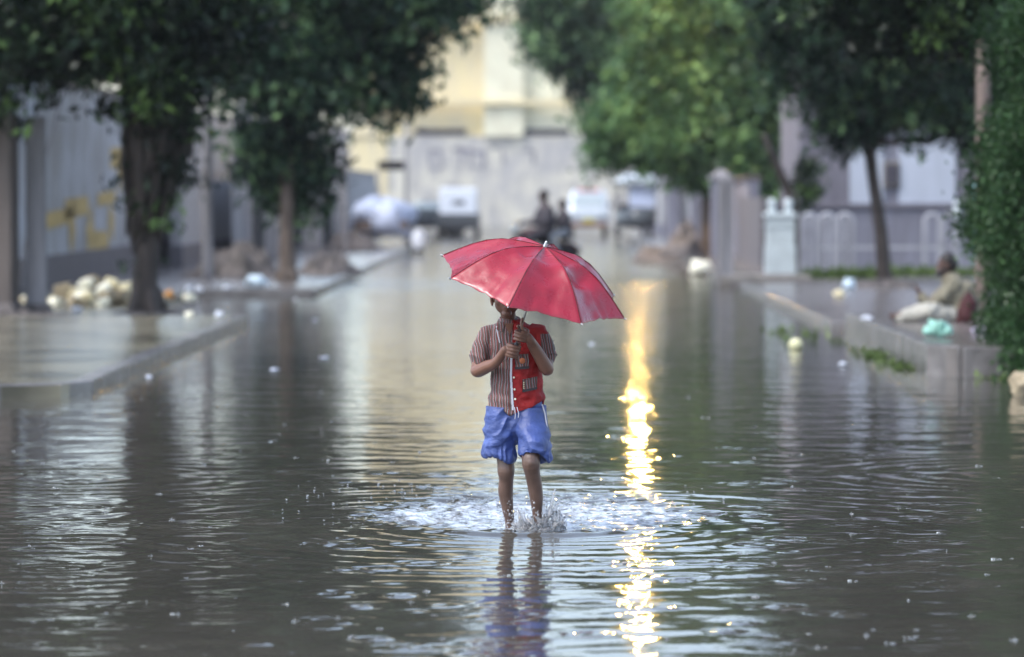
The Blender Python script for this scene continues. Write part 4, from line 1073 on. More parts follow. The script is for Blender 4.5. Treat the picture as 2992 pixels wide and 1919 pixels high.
w = wall_along("boundary_wall", "long streaky pale wall running back along the right pavement", 5.0, 88, 118, 1.8, M['wall_grey'], None, 0.4, M['dark_post'], z0=0.14)
w = wall_along("boundary_wall", "grey plaster wall between the dark clipped tree and the bright green tree", 4.75, 79, 87.6, 1.4, M['wall_dado'], M['wall_dado'], 0.4, None, z0=0.14)
w = wall_along("boundary_wall", "far right wall behind the rickshaw", 4.6, 118.5, 170, 2.4, M['wall_white'], M['wall_grey'], 0.4, None, z0=0.14)
for (x, y, lab) in ((4.35, 87.8, "grey gate pillar just right of the thick grey pole"), (4.6, 92, "pale gate pillar behind the bright green tree's trunk"), (4.55, 104, "pale gate pillar left of the bright green tree's trunk"), (4.4, 118, "far pale gate pillar right of the rickshaw")):
    r_ = thing("gate_pillar", lab, "pillar", (x, y, 0.14), "gate pillars along the right pavement")
    mb = MB(); mb.box((0, 0, .9), (.42, .42, 1.8)); obj("shaft", mb, M['wall_grey'], r_, smooth=False, bevel=.02)
    mb = MB(); mb.box((0, 0, 1.85), (.54, .54, .1)); mb.box((0, 0, 1.97), (.36, .36, .14), taper=.4); obj("cap", mb, M['conc_pale'], r_, smooth=False)

# sodium street lamp above the frame; its light shows as the golden streak on the flood
lp = thing("street_lamp", "thin street lamp pole behind the small clipped tree, its lamp out of frame", "street lamp", (6.0, 90.5, 0.14))
lx = px(1866, 90.5)
mb = MB(); mb.tube([(0, 0, -.2), (0, 0, 5.7), (-.1, 0, 6.2), (lx - 6.0 + .1, 0, 6.55)], [.04, .032, .03, .025], 12); obj("pole", mb, M['dark_metal'], lp)
ax_ = lx - 6.0
mb = MB(); mb.loft([[(ax_ + .35 * c, .15 * s_, 6.51) for c, s_ in ((-1, -1), (1, -1), (1, 1), (-1, 1))], [(ax_ + .22 * c, .08 * s_, 6.63) for c, s_ in ((-1, -1), (1, -1), (1, 1), (-1, 1))]]); obj("lamp_housing", mb, M['dark_metal'], lp, smooth=False)
mb = MB(); mb.ell((ax_, 0, 6.36), (.13, .13, .13), 16, 10); obj("lamp_glass", mb, M['lamp'], lp)

# ------------------------------------------------------------------ vehicles
def wheel(parent, c, r, w, axis='X'):
    mb = MB(); mb.lathe([(r * .62, -w / 2), (r * .93, -w / 2), (r, -w * .3), (r, w * .3), (r * .93, w / 2), (r * .62, w / 2)], c, 24, axis=axis)
    o = obj("wheel", mb, M['tyre'], parent)
    mb = MB(); mb.lathe([(.02, -w * .42), (r * .6, -w * .42), (r * .62, w * .42), (.02, w * .42)], c, 20, axis=axis); obj("rim", mb, M['steel'], o)
    return o

def make_van(loc):
    r_ = thing("van", "small white high-roofed van facing down the flooded street", "van", loc)
    secs = []   # front view sections along y (front at -y)
    prof = [(-1.65, .45, 1.0, .74), (-1.6, .38, 1.08, .78), (-1.15, .36, 1.66, .74), (-.9, .35, 1.76, .72), (0, .35, 1.82, .72), (1.5, .35, 1.80, .72), (1.65, .4, 1.6, .70)]
    for (y, z0, z1, hw) in prof:
        ring = []
        for i in range(24):
            a = 2 * math.pi * i / 24; ca, sa = math.cos(a), math.sin(a)
            ring.append((hw * math.copysign(abs(ca) ** .45, ca), y, (z0 + z1) / 2 + (z1 - z0) / 2 * math.copysign(abs(sa) ** .5, sa)))
        secs.append(ring)
    mb = MB(); mb.loft(secs); obj("body", mb, M['van'], r_)
    mb = MB(); mb.add([(-.6, -1.585, 1.12), (.6, -1.585, 1.12), (.52, -1.245, 1.58), (-.52, -1.245, 1.58)], [(0, 1, 2, 3)]); mb.add([(-.6, -1.60, 1.12), (.6, -1.60, 1.12), (.52, -1.26, 1.58), (-.52, -1.26, 1.58)], [(0, 1, 2, 3), ]); obj("windscreen", mb, M['glass'], r_, smooth=False)
    mb = MB(); mb.box((0, -1.15, 1.735), (.85, .06, .1)); obj("roof_sign", mb, M['van_red'], r_, smooth=False)
    for k in (-.52, .52):
        mb = MB(); mb.lathe([(.02, -.03), (.1, -.03), (.11, .02), (.02, .03)], (k, -1.655, .78), 16, axis='Y'); obj("headlight", mb, M['glass'], r_)
        mb = MB(); mb.box((k * 1.55, -1.1, 1.2), (.1, .05, .16)); obj("mirror", mb, M['dark_metal'], r_, smooth=False)
    mb = MB(); mb.box((0, -1.68, .46), (1.35, .1, .15)); obj("bumper", mb, M['rust'], r_, smooth=False, bevel=.02)
    mb = MB(); mb.box((0, -1.70, .62), (.4, .03, .12)); obj("number_plate", mb, M['yellow_patch'], r_, smooth=False)
    for sx_ in (-.62, .62):
        for y in (-1.05, 1.1): wheel(r_, (sx_, y, .22), .28, .16)
make_van((px(1720, 142), 142 + 1.6, 0))

def make_pickup(loc):
    r_ = thing("pickup_truck", "dark pickup carrying a white box with a black mark, far down the street", "pickup", loc)
    mb = MB()
    mb.box((0, .2, .55), (1.55, 3.6, .42)); mb.box((0, 1.4, .98), (1.45, 1.1, .5), taper=.85); mb.box((0, -1.5, .62), (1.6, .06, .5)); obj("body", mb, M['car_dark'], r_, smooth=False, bevel=.05)
    mb = MB(); mb.box((-.0, -.55, 1.22), (1.36, 1.9, 1.18)); b_ = obj("cargo_box", mb, M['board'], r_, smooth=False, bevel=.06)
    mb = MB(); mb.box((-.13, -1.508, 1.3), (.12, .012, .14)); mb.box((.0, -1.508, 1.3), (.1, .012, .14)); mb.box((.15, -1.508, 1.3), (.16, .012, .14)); mb.box((.02, -1.508, 1.215), (.44, .012, .03)); obj("black_mark", mb, M['black_ink'], b_, smooth=False)
    mb = MB(); mb.box((0, -1.62, .38), (1.6, .1, .14)); obj("bumper", mb, M['dark_metal'], r_, smooth=False, bevel=.02)
    for k in (-.68, .68):
        mb = MB(); mb.box((k, -1.55, .62), (.14, .04, .2)); obj("tail_light", mb, M['van_red'], r_, smooth=False)
        for y in (-.95, 1.35): wheel(r_, (k, y, .24), .3, .18)
make_pickup((px(1340, 142), 143, 0))
# dark low car just left of the pickup
def make_car(loc, rz):
    r_ = thing("parked_car", "dark low car parked left of the pickup at the far end", "car", loc, rz=rz)
    secs = []
    for (x, z0, z1, hw) in ((-1.9, .4, .72, .7), (-1.8, .3, .84, .78), (-1.0, .26, .92, .8), (-.55, .26, 1.0, .78), (-.1, .26, 1.32, .66), (.7, .26, 1.34, .66), (1.3, .26, .98, .74), (1.8, .3, .92, .76), (1.9, .4, .8, .7)):
        ring = []
        for i in range(20):
            a = 2 * math.pi * i / 20; ca, sa = math.cos(a), math.sin(a)
            ring.append((x, hw * math.copysign(abs(ca) ** .5, ca), (z0 + z1) / 2 + (z1 - z0) / 2 * math.copysign(abs(sa) ** .5, sa)))
        secs.append(ring)
    mb = MB(); mb.loft(secs); obj("body", mb, M['car_dark'], r_)
    mb = MB(); mb.box((.3, 0, 1.14), (1.3, 1.42, .24), taper=.86); obj("windows", mb, M['glass'], r_, smooth=False)
    for x in (-1.15, 1.2):
        for k in (-.72, .72): wheel(r_, (x, k, .24), .29, .16, 'Y')
make_car((px(1240, 150), 150, 0), R(12))

def make_rickshaw(loc, rz):
    r_ = thing("auto_rickshaw", "auto rickshaw with a white roof at the far right of the street", "rickshaw", loc, rz=rz)
    secs = []
    for (y, z0, z1, hw) in ((-1.2, .5, .8, .2), (-1.05, .4, 1.05, .42), (-.6, .35, 1.1, .56), (.2, .35, 1.0, .66), (1.0, .35, 1.05, .66), (1.15, .45, .95, .6)):
        ring = [(hw * math.copysign(abs(math.cos(a)) ** .6, math.cos(a)), y, (z0 + z1) / 2 + (z1 - z0) / 2 * math.copysign(abs(math.sin(a)) ** .6, math.sin(a))) for a in [2 * math.pi * i / 20 for i in range(20)]]
        secs.append(ring)
    mb = MB(); mb.loft(secs); obj("body", mb, M['car_dark'], r_)
    for (x, y) in ((-.5, -.75), (.5, -.75), (-.62, .3), (.62, .3), (-.6, 1.05), (.6, 1.05)): mb = MB(); mb.tube([(x, y, .9), (x * .95, y * .95, 1.95)], .025, 8); obj("roof_post", mb, M['dark_metal'], r_)
    rings = []
    for (y, z, hw, h) in ((-1.0, 1.9, .62, .12), (-.8, 1.93, .7, .26), (0, 1.95, .72, .34), (.9, 1.93, .72, .3), (1.2, 1.85, .66, .14)):
        rings.append([(hw * math.cos(a), y, z + (h if math.sin(a) > 0 else .06) * math.sin(a)) for a in [2 * math.pi * i / 20 for i in range(20)]])
    mb = MB(); mb.loft(rings); obj("roof", mb, M['van'], r_)
    mb = MB(); mb.box((0, -.86, 1.45), (.9, .03, .72), rot=Matrix.Rotation(R(-10), 3, 'X')); obj("windscreen", mb, M['tarp'], r_, smooth=False)
    mb = MB(); mb.box((0, .6, .95), (1.05, .45, .5)); obj("seat", mb, M['jacket'], r_, smooth=False, bevel=.04)
    wheel(r_, (0, -1.05, .22), .24, .1); wheel(r_, (-.6, .75, .22), .24, .12); wheel(r_, (.6, .75, .22), .24, .12)
make_rickshaw((px(1866, 131), 132, 0.05), R(8))

# ------------------------------------------------------------------ people
def body_mesh(parent, chains, ells, mat, voxel, name="body", smooth=3):
    mb = MB()
    for pts, rad, *fl in chains: mb.tube(pts, rad, 14, flat=fl[0] if fl else 1.0)
    for e in ells: mb.ell(*e)
    o = obj(name, mb, mat, parent)
    return fuse(o, voxel, smooth)

# ---- the boy: x right, y away from the viewer, z up; origin on the water under him
boy = thing("person", "boy in half striped, half red shirt and blue shorts wading under a red umbrella", "person", (px(1514, 18.7), 18.7, 0))
AX = Vector((0.2705, -0.245, 0.931)).normalized()        # umbrella shaft direction (leans right and towards the viewer)
UC = Vector((0.0735, -0.262, 1.189))                     # centre of the canopy rim
def on_shaft(t): return UC - AX * t

def add_hand(mb, grip, side, index_up=False):
    """a fist closed round the shaft; side = direction from shaft to palm"""
    n = AX
    p = (side - n * side.dot(n)).normalized()
    c = Vector((0, -1, 0)); c = (c - n * c.dot(n)); c = (c - p * c.dot(p)).normalized()
    def at(th, r, h): return grip + (p * math.cos(th) + c * math.sin(th)) * r + n * h
    offs = (0.027, 0.0095, -0.0085, -0.0255)
    lens = (1.0, 1.06, 1.0, 0.86); rr = (0.0080, 0.0083, 0.0080, 0.0070)
    for k in range(4):
        if k == 0 and index_up:
            # index finger lifted along the shaft, bent at the middle knuckle
            P = [at(R(25), .030, .018), at(R(70), .028, .034), at(R(100), .022, .054), at(R(115), .017, .072), at(R(120), .015, .082)]
            mb.tube(P, [.0085, .0085, .0078, .0068, .006], 10)
            continue
        A = [12, 48, 84, 122, 160, 196, 228]
        Rd = [.030, .031, .0275, .0235, .021, .0175, .0155]
        P = [at(R(a * lens[k]), r_, offs[k] + 0.002 * math.sin(j)) for j, (a, r_) in enumerate(zip(A, Rd))]
        w = rr[k]
        mb.tube(P, [w, w * 1.08, w, w * .93, w * .95, w * .85, w * .75], 10)
    # palm
    for h in (.022, .006, -.010, -.024):
        mb.tube([at(R(-50), .024, h), at(R(-10), .032, h), at(R(22), .031, h)], [.012, .0135, .0105], 10)
    # thumb leaves the side of the palm near its base and closes over the fingers
    th = [at(R(-40), .036, -.012), at(R(-60), .030, .012), at(R(-95), .023, .028), at(R(-135), .018, .036), at(R(-170), .017, .040)] if not index_up else \
         [at(R(-40), .036, -.010), at(R(-70), .028, .010), at(R(-110), .022, .024), at(R(-150), .018, .032), at(R(-185), .0165, .034)]
    mb.tube(th, [.0115, .0105, .0095, .0088, .0075], 10)
    return at(R(-12), .045, -.006)

MB.spline = True
mb = MB()
# head, jaw, neck
hc = Vector((-0.054, -0.035, 1.141))
mb.ell(hc + Vector((0, .012, .012)), (.070, .084, .088), 24, 16)
mb.ell(hc + Vector((0, -.020, -.038)), (.060, .060, .056), 20, 12)
mb.ell(hc + Vector((0, -.058, -.088)), (.026, .022, .020), 14, 8)             # chin
mb.ell(hc + Vector((-.034, -.050, -.030)), (.024, .022, .026), 12, 8); mb.ell(hc + Vector((.034, -.050, -.030)), (.024, .022, .026), 12, 8)
mb.tube([hc + Vector((0, -.074, .012)), hc + Vector((0, -.090, -.022)), hc + Vector((0, -.086, -.032))], [.007, .011, .009], 10)   # nose
mb.tube([hc + Vector((-.020, -.066, -.058)), hc + Vector((0, -.076, -.056)), hc + Vector((.020, -.066, -.058))], [.0055, .0075, .0055], 8)   # lips
mb.tube([hc + Vector((-.017, -.066, -.067)), hc + Vector((0, -.075, -.068)), hc + Vector((.017, -.066, -.067))], [.0055, .0075, .0055], 8)
for s_ in (-1, 1):
    mb.ell(hc + Vector((s_ * .073, .004, -.016)), (.009, .016, .030), 12, 10, rot=Matrix.Rotation(R(14) * s_, 3, 'Z'))
    mb.ell(hc + Vector((s_ * .071, -.002, -.040)), (.007, .009, .012), 10, 8)
mb.tube([hc + Vector((0, .01, -.05)), (-.047, .005, 1.045), (-.040, .01, .99), (-.035, .01, .93)], [.043, .037, .040, .06], 16)
# torso (thin, under the shirt)
mb.tube([(-.03, .01, .97), (-.02, .01, .88), (-.012, .01, .78), (-.01, .01, .66), (-.01, .01, .58)], [.065, .082, .078, .076, .082], 18, flat=.8)
mb.tube([(-.130, .005, .950), (-.03, .01, .965), (.080, .005, .955)], [.030, .040, .030], 14)
# image-left arm
hand_l = on_shaft(.335); hand_r = on_shaft(.150 + .095)
wl_ = add_hand(mb, hand_l, Vector((-1, -.15, -.25)))
wr_ = add_hand(mb, hand_r, Vector((.9, .1, -.5)), index_up=True)
mb.tube([(-.138, .005, .945), (-.175, -.005, .875), (-.202, -.025, .775)], [.038, .036, .030], 14)
mb.tube([(-.202, -.025, .775), (-.190, -.055, .775), (-.150, -.090, .797), (-.105, -.135, .822), wl_], [.031, .032, .031, .0235, .0205], 14)
# image-right arm
mb.tube([(.095, .005, .948), (.125, -.030, .880), (.143, -.075, .785)], [.038, .036, .030], 14)
mb.tube([(.143, -.075, .785), (.138, -.095, .790), (.108, -.118, .845), (.072, -.150, .905), (wr_.x + .012, wr_.y + .008, wr_.z - .018), wr_], [.031, .033, .032, .027, .0225, .021], 14)
# hips and legs
mb.tube([(-.05, .02, .60), (.04, .02, .60)], [.055, .055], 14)
mb.tube([(-.065, .0, .57), (-.066, -.012, .44), (-.060, -.028, .335), (-.058, -.036, .285), (-.057, -.022, .245), (-.060, .0, .185), (-.052, .015, .11), (-.040, .03, .03), (-.038, .035, -.05)],
        [.068, .055, .043, .0425, .036, .037, .030, .0235, .024], 16)
mb.ell((-.060, -.062, .285), (.022, .016, .026), 12, 10)
mb.tube([(-.038, .045, -.055), (-.042, -.03, -.075), (-.046, -.10, -.085)], [.027, .026, .018], 12)
mb.tube([(.052, .0, .57), (.057, -.07, .46), (.062, -.135, .372), (.064, -.150, .330), (.070, -.130, .285), (.083, -.105, .215), (.091, -.088, .145), (.094, -.075, .075), (.097, -.07, .01)],
        [.058, .050, .044, .0445, .038, .036, .0315, .0235, .023], 16)
mb.ell((.063, -.180, .335), (.023, .017, .026), 12, 10)
mb.tube([(.097, -.055, .0), (.10, -.13, -.02), (.102, -.20, -.03)], [.027, .026, .018], 12)
bm_ = obj("body", mb, [M['skin'], M['skin_wet']], boy)
fuse(bm_, 0.0031, 3)
bm_.data.materials.clear(); bm_.data.materials.append(M['skin']); bm_.data.materials.append(M['skin_wet'])
for p_ in bm_.data.polygons:
    if p_.center.z < 0.45: p_.material_index = 1

MB.spline = False
# hair
mb = MB()
mb.ell(hc + Vector((0, .022, .030)), (.075, .084, .082), 24, 16)
for k in range(60):
    a = random.uniform(0, 6.28); e_ = random.uniform(.25, 1.3)
    d = Vector((math.cos(a) * math.cos(e_), math.sin(a) * math.cos(e_), math.sin(e_)))
    b_ = hc + Vector((0, .022, .030)) + Vector((d.x * .073, d.y * .082, d.z * .080))
    mb.tube([b_, b_ + d * .008 + Vector((random.uniform(-.01, .01), random.uniform(-.01, .01), 0))], [.009, .004], 6)
for s_ in (-1, 1): mb.tube([hc + Vector((s_ * .070, .0, .03)), hc + Vector((s_ * .071, -.004, .002))], [.012, .007], 8)
hr = obj("hair", mb, M['hair'], boy); fuse(hr, .004, 2)
# eyes under the brim, brows and parted lips
for s_ in (-1, 1):
    mb = MB(); mb.ell(hc + Vector((s_ * .028, -.0665, .008)), (.011, .007, .0075), 12, 8); e_ = obj("eye", mb, M['white_plastic'], boy)
    mb = MB(); mb.ell(hc + Vector((s_ * .028, -.0718, .008)), (.0055, .003, .0055), 10, 8); obj("iris", mb, M['black_ink'], e_)
    mb = MB(); mb.tube([hc + Vector((s_ * .014, -.074, .026)), hc + Vector((s_ * .028, -.073, .031)), hc + Vector((s_ * .043, -.062, .025))], [.003, .0035, .002], 8); obj("eyebrow", mb, M['hair'], boy)
mb = MB(); mb.tube([hc + Vector((-.022, -.0690, -.0625)), hc + Vector((0, -.0815, -.0620)), hc + Vector((.022, -.0690, -.0625))], [.0024, .0045, .0024], 8); obj("lips", mb, M['lips'], boy)

# shirt
def se_ring(cx, cy, z, hw, hd, n=40, p=.82, zf=None):
    out = []
    for i in range(n):
        a = 2 * math.pi * i / n; ca, sa = math.cos(a), math.sin(a)
        x = hw * math.copysign(abs(ca) ** p, ca); y = hd * math.copysign(abs(sa) ** p, sa)
        zz = z if zf is None else zf(cx + x, cy + y)
        out.append((cx + x, cy + y, zz))
    return out
def hem_z(x, y):
    if x < -.04: base = .602 - .32 * (x + .136)                     # striped side dips toward the placket
    else: base = .562 + .42 * (x + .03)
    if x < -.04: base = max(base, .566)
    if y > .02: base = .60
    return base + .004 * math.sin(40 * x + 9)
mb = MB()
rings = [se_ring(-.012, .008, 0, .105, .070, zf=lambda x, y: hem_z(x, y) + .035),
         se_ring(-.012, .004, 0, .126, .088, zf=lambda x, y: hem_z(x, y) + .004),
         se_ring(-.010, .002, 0, .137, .100, zf=lambda x, y: hem_z(x, y) - .002),
         se_ring(-.010, .002, 0, .137, .101, zf=lambda x, y: hem_z(x, y) + .012)]
for (z, cx, hw, hd, p) in ((.665, -.009, .132, .100, .82), (.72, -.010, .128, .100, .82), (.78, -.012, .126, .100, .82), (.84, -.014, .127, .101, .8), (.90, -.018, .132, .098, .8), (.945, -.021, .134, .088, .8), (.975, -.024, .122, .074, .8), (1.000, -.030, .090, .058, .85), (1.016, -.038, .060, .050, .9), (1.026, -.040, .050, .046, 1)):
    rings.append(se_ring(cx, .006, z, hw, hd, p=p))
rings.append(se_ring(-.040, .008, 1.016, .040, .036, p=1)); rings.append(se_ring(-.040, .008, .99, .032, .028, p=1))
mb.loft(rings)
def sleeve(pts, rad):
    P = [Vector(p) for p in pts]
    d = (P[-1] - P[-2]).normalized()
    P2 = P + [P[-1] + d * .004, P[-1] - d * .002, P[-1] - d * .03]
    rad2 = list(rad) + [rad[-1] * .97, rad[-1] * .84, rad[-1] * .72]
    mb.tube(P2, rad2, 22, round_ends=False)
sleeve([(-.10, .004, .955), (-.145, .002, .945), (-.170, -.004, .895), (-.186, -.012, .845), (-.192, -.016, .830)], [.050, .054, .053, .051, .053])
sleeve([(.055, .004, .960), (.100, -.002, .950), (.126, -.022, .900), (.142, -.040, .850), (.148, -.047, .833)], [.050, .054, .052, .049, .051])
shirt = obj("shirt", mb, M['stripe'], boy)
fuse(shirt, 0.0034, 4)
def shirt_w(co):
    a = fold_noise(co, (13, 11, 8), 3.1) * .0085 + fold_noise(co, (38, 30, 20), 8.0) * .002
    a += .0035 * (1 - 2 * np.abs(np.sin(38 * (co[:, 2] + .5 * co[:, 0]) + 4 * fold_noise(co, (8, 8, 8), 3)))) * np.clip(fold_noise(co, (9, 9, 9), 13) + .3, 0, 1)
    # diagonal pull folds from the armpits
    a += .0028 * np.sin(70 * (co[:, 2] - .6 * np.abs(co[:, 0] + .01))) * np.exp(-((np.abs(co[:, 0] + .01) - .10) / .05) ** 2)
    a += .0035 * np.sin(95 * co[:, 2] + 25 * co[:, 0]) * np.exp(-((co[:, 2] - .64) / .06) ** 2)
    return a
wrinkle(shirt, shirt_w)
shirt.data.materials.clear()
for k in ('stripe', 'red_cloth', 'stripe_sleeve'): shirt.data.materials.append(M[k])
def seam_x(z): return -.028 - .06 * max(0, z - .97) + (.02 * (z - .75) if z > .75 else -.02 * (.75 - z) + .012 * (.75 - z) / .15)
for p_ in shirt.data.polygons:
    x, y, z = p_.center
    if x < -.128 and z > .80 and x < -.02 - (z - .8) * 0 - .112: p_.material_index = 2
    elif x > .112 - max(0, z - .93) * .1 and z > .80: p_.material_index = 2 if z < .955 else 1
    elif x > seam_x(z): p_.material_index = 1
    else: p_.material_index = 0
# placket strip, collar, pockets, badges, buttons
def shirt_front(x, z):
    """front surface of the shirt at x, z (towards the viewer is -y)"""
    hw, hd, cx, p = .128, .100, -.011, .82
    if z > .9: hd = .100 - (z - .9) * .32
    c = min(.999, abs((x - cx) / hw)) ** (1 / p)
    return .006 - hd * (max(0, 1 - c * c) ** .5) ** p
def patch(x0, x1, z0, z1, off, tilt=0.0, n=6, corner=None):
    mb = MB(); g = []
    for layer in (off, -.004):
        for j in range(n + 1):
            for i in range(n + 1):
                x = x0 + (x1 - x0) * i / n; z = z0 + (z1 - z0) * j / n + tilt * (i / n - .5)
                g.append((x, shirt_front(x, z) - layer, z))
    f = []; N = (n + 1) ** 2
    for j in range(n):
        for i in range(n):
            a = j * (n + 1) + i
            f.append((a, a + 1, a + n + 2, a + n + 1)); f.append((N + a, N + a + n + 1, N + a + n + 2, N + a + 1))
    def edge(a, b): f.append((a, N + a, N + b, b))
    for i in range(n):
        edge(i + 1, i); edge(n * (n + 1) + i, n * (n + 1) + i + 1); edge(i * (n + 1), (i + 1) * (n + 1)); edge((i + 1) * (n + 1) + n, i * (n + 1) + n)
    mb.add(g, f); return mb
pk = obj("chest_pocket", patch(-.014, .054, .797, .858, .011, .004), M['stripe_pocket'], shirt)
mb = MB(); mb.lathe([(.002, -.004), (.0135, -.004), (.0145, 0), (.0135, .003), (.002, .003)], (.022, shirt_front(.022, .826) - .0135, .826), 20, axis='Y'); obj("round_badge", mb, M['orange_cloth'], pk)
obj("pocket_border", patch(-.015, .055, .786, .798, .0125, .004), M['dark_cloth'], pk)
pk2 = obj("lower_pocket", patch(.022, .094, .690, .742, .012, .014), M['stripe_pocket'], shirt)
obj("pocket_border", patch(.022, .094, .680, .692, .0135, .014), M['dark_cloth'], pk2)
mb = MB()
for k in range(4): mb.ell((.029, shirt_front(.029, .70) - .0135, .693 + k * .009), (.003, .003, .0035), 8, 6)
obj("beads", mb, M['stone'], pk2)
pl = MB()
for k in range(14):
    z = .60 + k * .027; 
    if z > .92: break
    x = seam_x(z)
    pl.box((x - .006, shirt_front(x, z) - .0065, z), (.010, .004, .0275))
obj("placket", pl, M['white_cloth'], shirt, smooth=False)
for z in (.875, .745, .687, .640):
    mb = MB(); x = seam_x(z) + .008; mb.lathe([(.001, -.002), (.0048, -.002), (.0052, .001), (.001, .002)], (x, shirt_front(x, z) - .0085, z), 14, axis='Y'); obj("button", mb, M['stone_pale'], shirt)
# collar: two turned-down wings
def wing(pts, th=.004):
    mb = MB(); P = [Vector(p) for p in pts]; nrm = (P[1] - P[0]).cross(P[2] - P[0]).normalized() * th
    n = len(P); mb.add([p + nrm for p in P] + [p - nrm for p in P], [tuple(range(n)), tuple(reversed(range(n, 2 * n)))] + [(i, i + n, (i + 1) % n + n, (i + 1) % n) for i in range(n)])
    return mb
mb = MB()
rg = []
for t_, (r1, r2, z) in enumerate(((.043, .042, 1.000), (.044, .043, 1.022), (.047, .046, 1.034), (.056, .053, 1.024), (.064, .060, 1.004), (.060, .056, 1.002), (.050, .050, 1.018))):
    ring = []
    for i in range(22):
        a = R(-62) + R(304) * i / 21; 
        lift = .012 * math.sin(a) 
        ring.append((-.041 + r1 * math.cos(a), .008 + r2 * math.sin(a), z + lift * .6))
    rg.append(ring)
vs = [p for r_2 in rg for p in r_2]; f = []
for j in range(len(rg) - 1):
    for i in range(21): f.append((j * 22 + i, j * 22 + i + 1, (j + 1) * 22 + i + 1, (j + 1) * 22 + i))
mb.add(vs, f)
col = obj("collar", mb, M['stripe'], shirt)
obj("collar_point", wing([(-.078, -.034, 1.016), (-.060, -.046, 1.004), (-.072, -.076, .962), (-.104, -.066, .978), (-.108, -.040, 1.000)]), M['stripe_pocket'], col, smooth=False, bevel=.002)
obj("collar_point", wing([(.000, -.034, 1.014), (-.020, -.048, 1.002), (-.012, -.082, .955), (.022, -.070, .975), (.030, -.038, 1.000)]), M['red_cloth'], col, smooth=False, bevel=.002)
# open neck: bare skin wedge shows through a V
mb = MB(); mb.add([(-.066, -.0500, 1.006), (-.022, -.0500, 1.006), (-.040, -.0850, .948), (-.066, -.040, 1.004), (-.022, -.040, 1.004), (-.040, -.070, .950)], [(0, 2, 1), (3, 4, 5), (0, 3, 5, 2), (2, 5, 4, 1), (1, 4, 3, 0)])
obj("bare_throat", mb, M['skin'], boy, smooth=False)
# pink piping from collar down the striped chest and sleeve seam
mb = MB(); mb.tube([(x, shirt_front(x, z) - .008, z) for x, z in ((-.104, .99), (-.100, .965), (-.094, .94), (-.088, .915))], .0035, 6); obj("piping", mb, M['white_cloth'], shirt)

# shorts
mb = MB()
mb.tube([(-.012, .005, .655), (-.012, .005, .60), (-.012, .004, .545)], [.112, .128, .138], 30, flat=.74)
def short_leg(P, rad, hemfn):
    P = [Vector(p) for p in P]; rings = []
    n = 30
    for p, r_ in zip(P, rad): rings.append([(p.x + r_[0] * math.cos(2 * math.pi * i / n), p.y + r_[1] * math.sin(2 * math.pi * i / n), p.z + hemfn(2 * math.pi * i / n, p.z)) for i in range(n)])
    mb.loft(rings)
z1 = lambda a, z: (.008 * math.sin(3 * a + 1) - .012 * math.cos(a)) * (1 if z < .40 else 0)
short_leg([(-.078, .0, .60), (-.082, -.004, .52), (-.090, -.012, .44), (-.092, -.016, .39), (-.092, -.018, .362), (-.090, -.019, .345), (-.088, -.019, .336), (-.087, -.017, .350), (-.086, -.012, .39)],
          [(.078, .095), (.084, .100), (.082, .092), (.083, .088), (.086, .088), (.080, .082), (.070, .070), (.060, .060), (.055, .055)], z1)
z2 = lambda a, z: (.006 * math.sin(3 * a) - .014 * math.cos(a) - .024 * math.sin(a)) * (1 if z < .42 else 0)
short_leg([(.056, .0, .60), (.062, -.02, .53), (.074, -.072, .46), (.079, -.094, .41), (.080, -.104, .372), (.080, -.107, .355), (.080, -.108, .347), (.079, -.107, .362), (.078, -.10, .40)],
          [(.078, .095), (.084, .102), (.083, .098), (.083, .098), (.086, .098), (.080, .092), (.070, .082), (.062, .072), (.057, .066)], z2)
shorts = obj("shorts", mb, M['blue_cloth'], boy); fuse(shorts, .0034, 3)
def shorts_w(co):
    a = fold_noise(co, (9, 8, 9), 5.5) * .009
    u_ = co[:, 2] + .55 * np.abs(co[:, 0] + .005) + .03 * fold_noise(co, (9, 9, 9), 7)
    a += .0068 * (1 - np.abs(np.sin(46 * u_ + 3 * fold_noise(co, (7, 7, 7), 3))) * 2) * np.clip(fold_noise(co, (8, 8, 8), 11) + .35, 0, 1)
    low = np.exp(-((co[:, 2] - .375) / .035) ** 2)
    ang = np.arctan2(co[:, 1] + .04, np.abs(co[:, 0] + .005) - .085)
    a += low * .0046 * np.sin(ang * 11 + 4 * fold_noise(co, (18, 18, 18), 2.2))
    a += .004 * np.sin(80 * co[:, 2] + 40 * np.abs(co[:, 0])) * np.exp(-((co[:, 2] - .45) / .05) ** 2)
    return a
wrinkle(shorts, shorts_w)
def ribbon(name, pts, r, mat, parent): 
    mb = MB(); mb.tube(pts, r, 8); return obj(name, mb, mat, parent)
ribbon("piping", [(.118, -.050, .61), (.131, -.060, .57), (.139, -.074, .52), (.148, -.096, .46), (.154, -.106, .42)], .0032, M['white_cloth'], shorts)
mb = MB(); mb.tube([(-.016, -.108, .600), (-.012, -.114, .565), (-.014, -.112, .545)], .0022, 6); mb.tube([(-.004, -.108, .600), (.004, -.114, .570), (.002, -.114, .552)], .0022, 6); obj("drawstring", mb, M['white_cloth'], shorts)
mb = MB(); mb.add([(.084, -.172, .444), (.102, -.172, .440), (.104, -.172, .424), (.084, -.150, .444), (.102, -.150, .440), (.104, -.150, .424)], [(0, 2, 1), (3, 4, 5), (0, 3, 5, 2), (2, 5, 4, 1), (1, 4, 3, 0)]); obj("triangle_patch", mb, M['yellow_patch'], shorts, smooth=False)

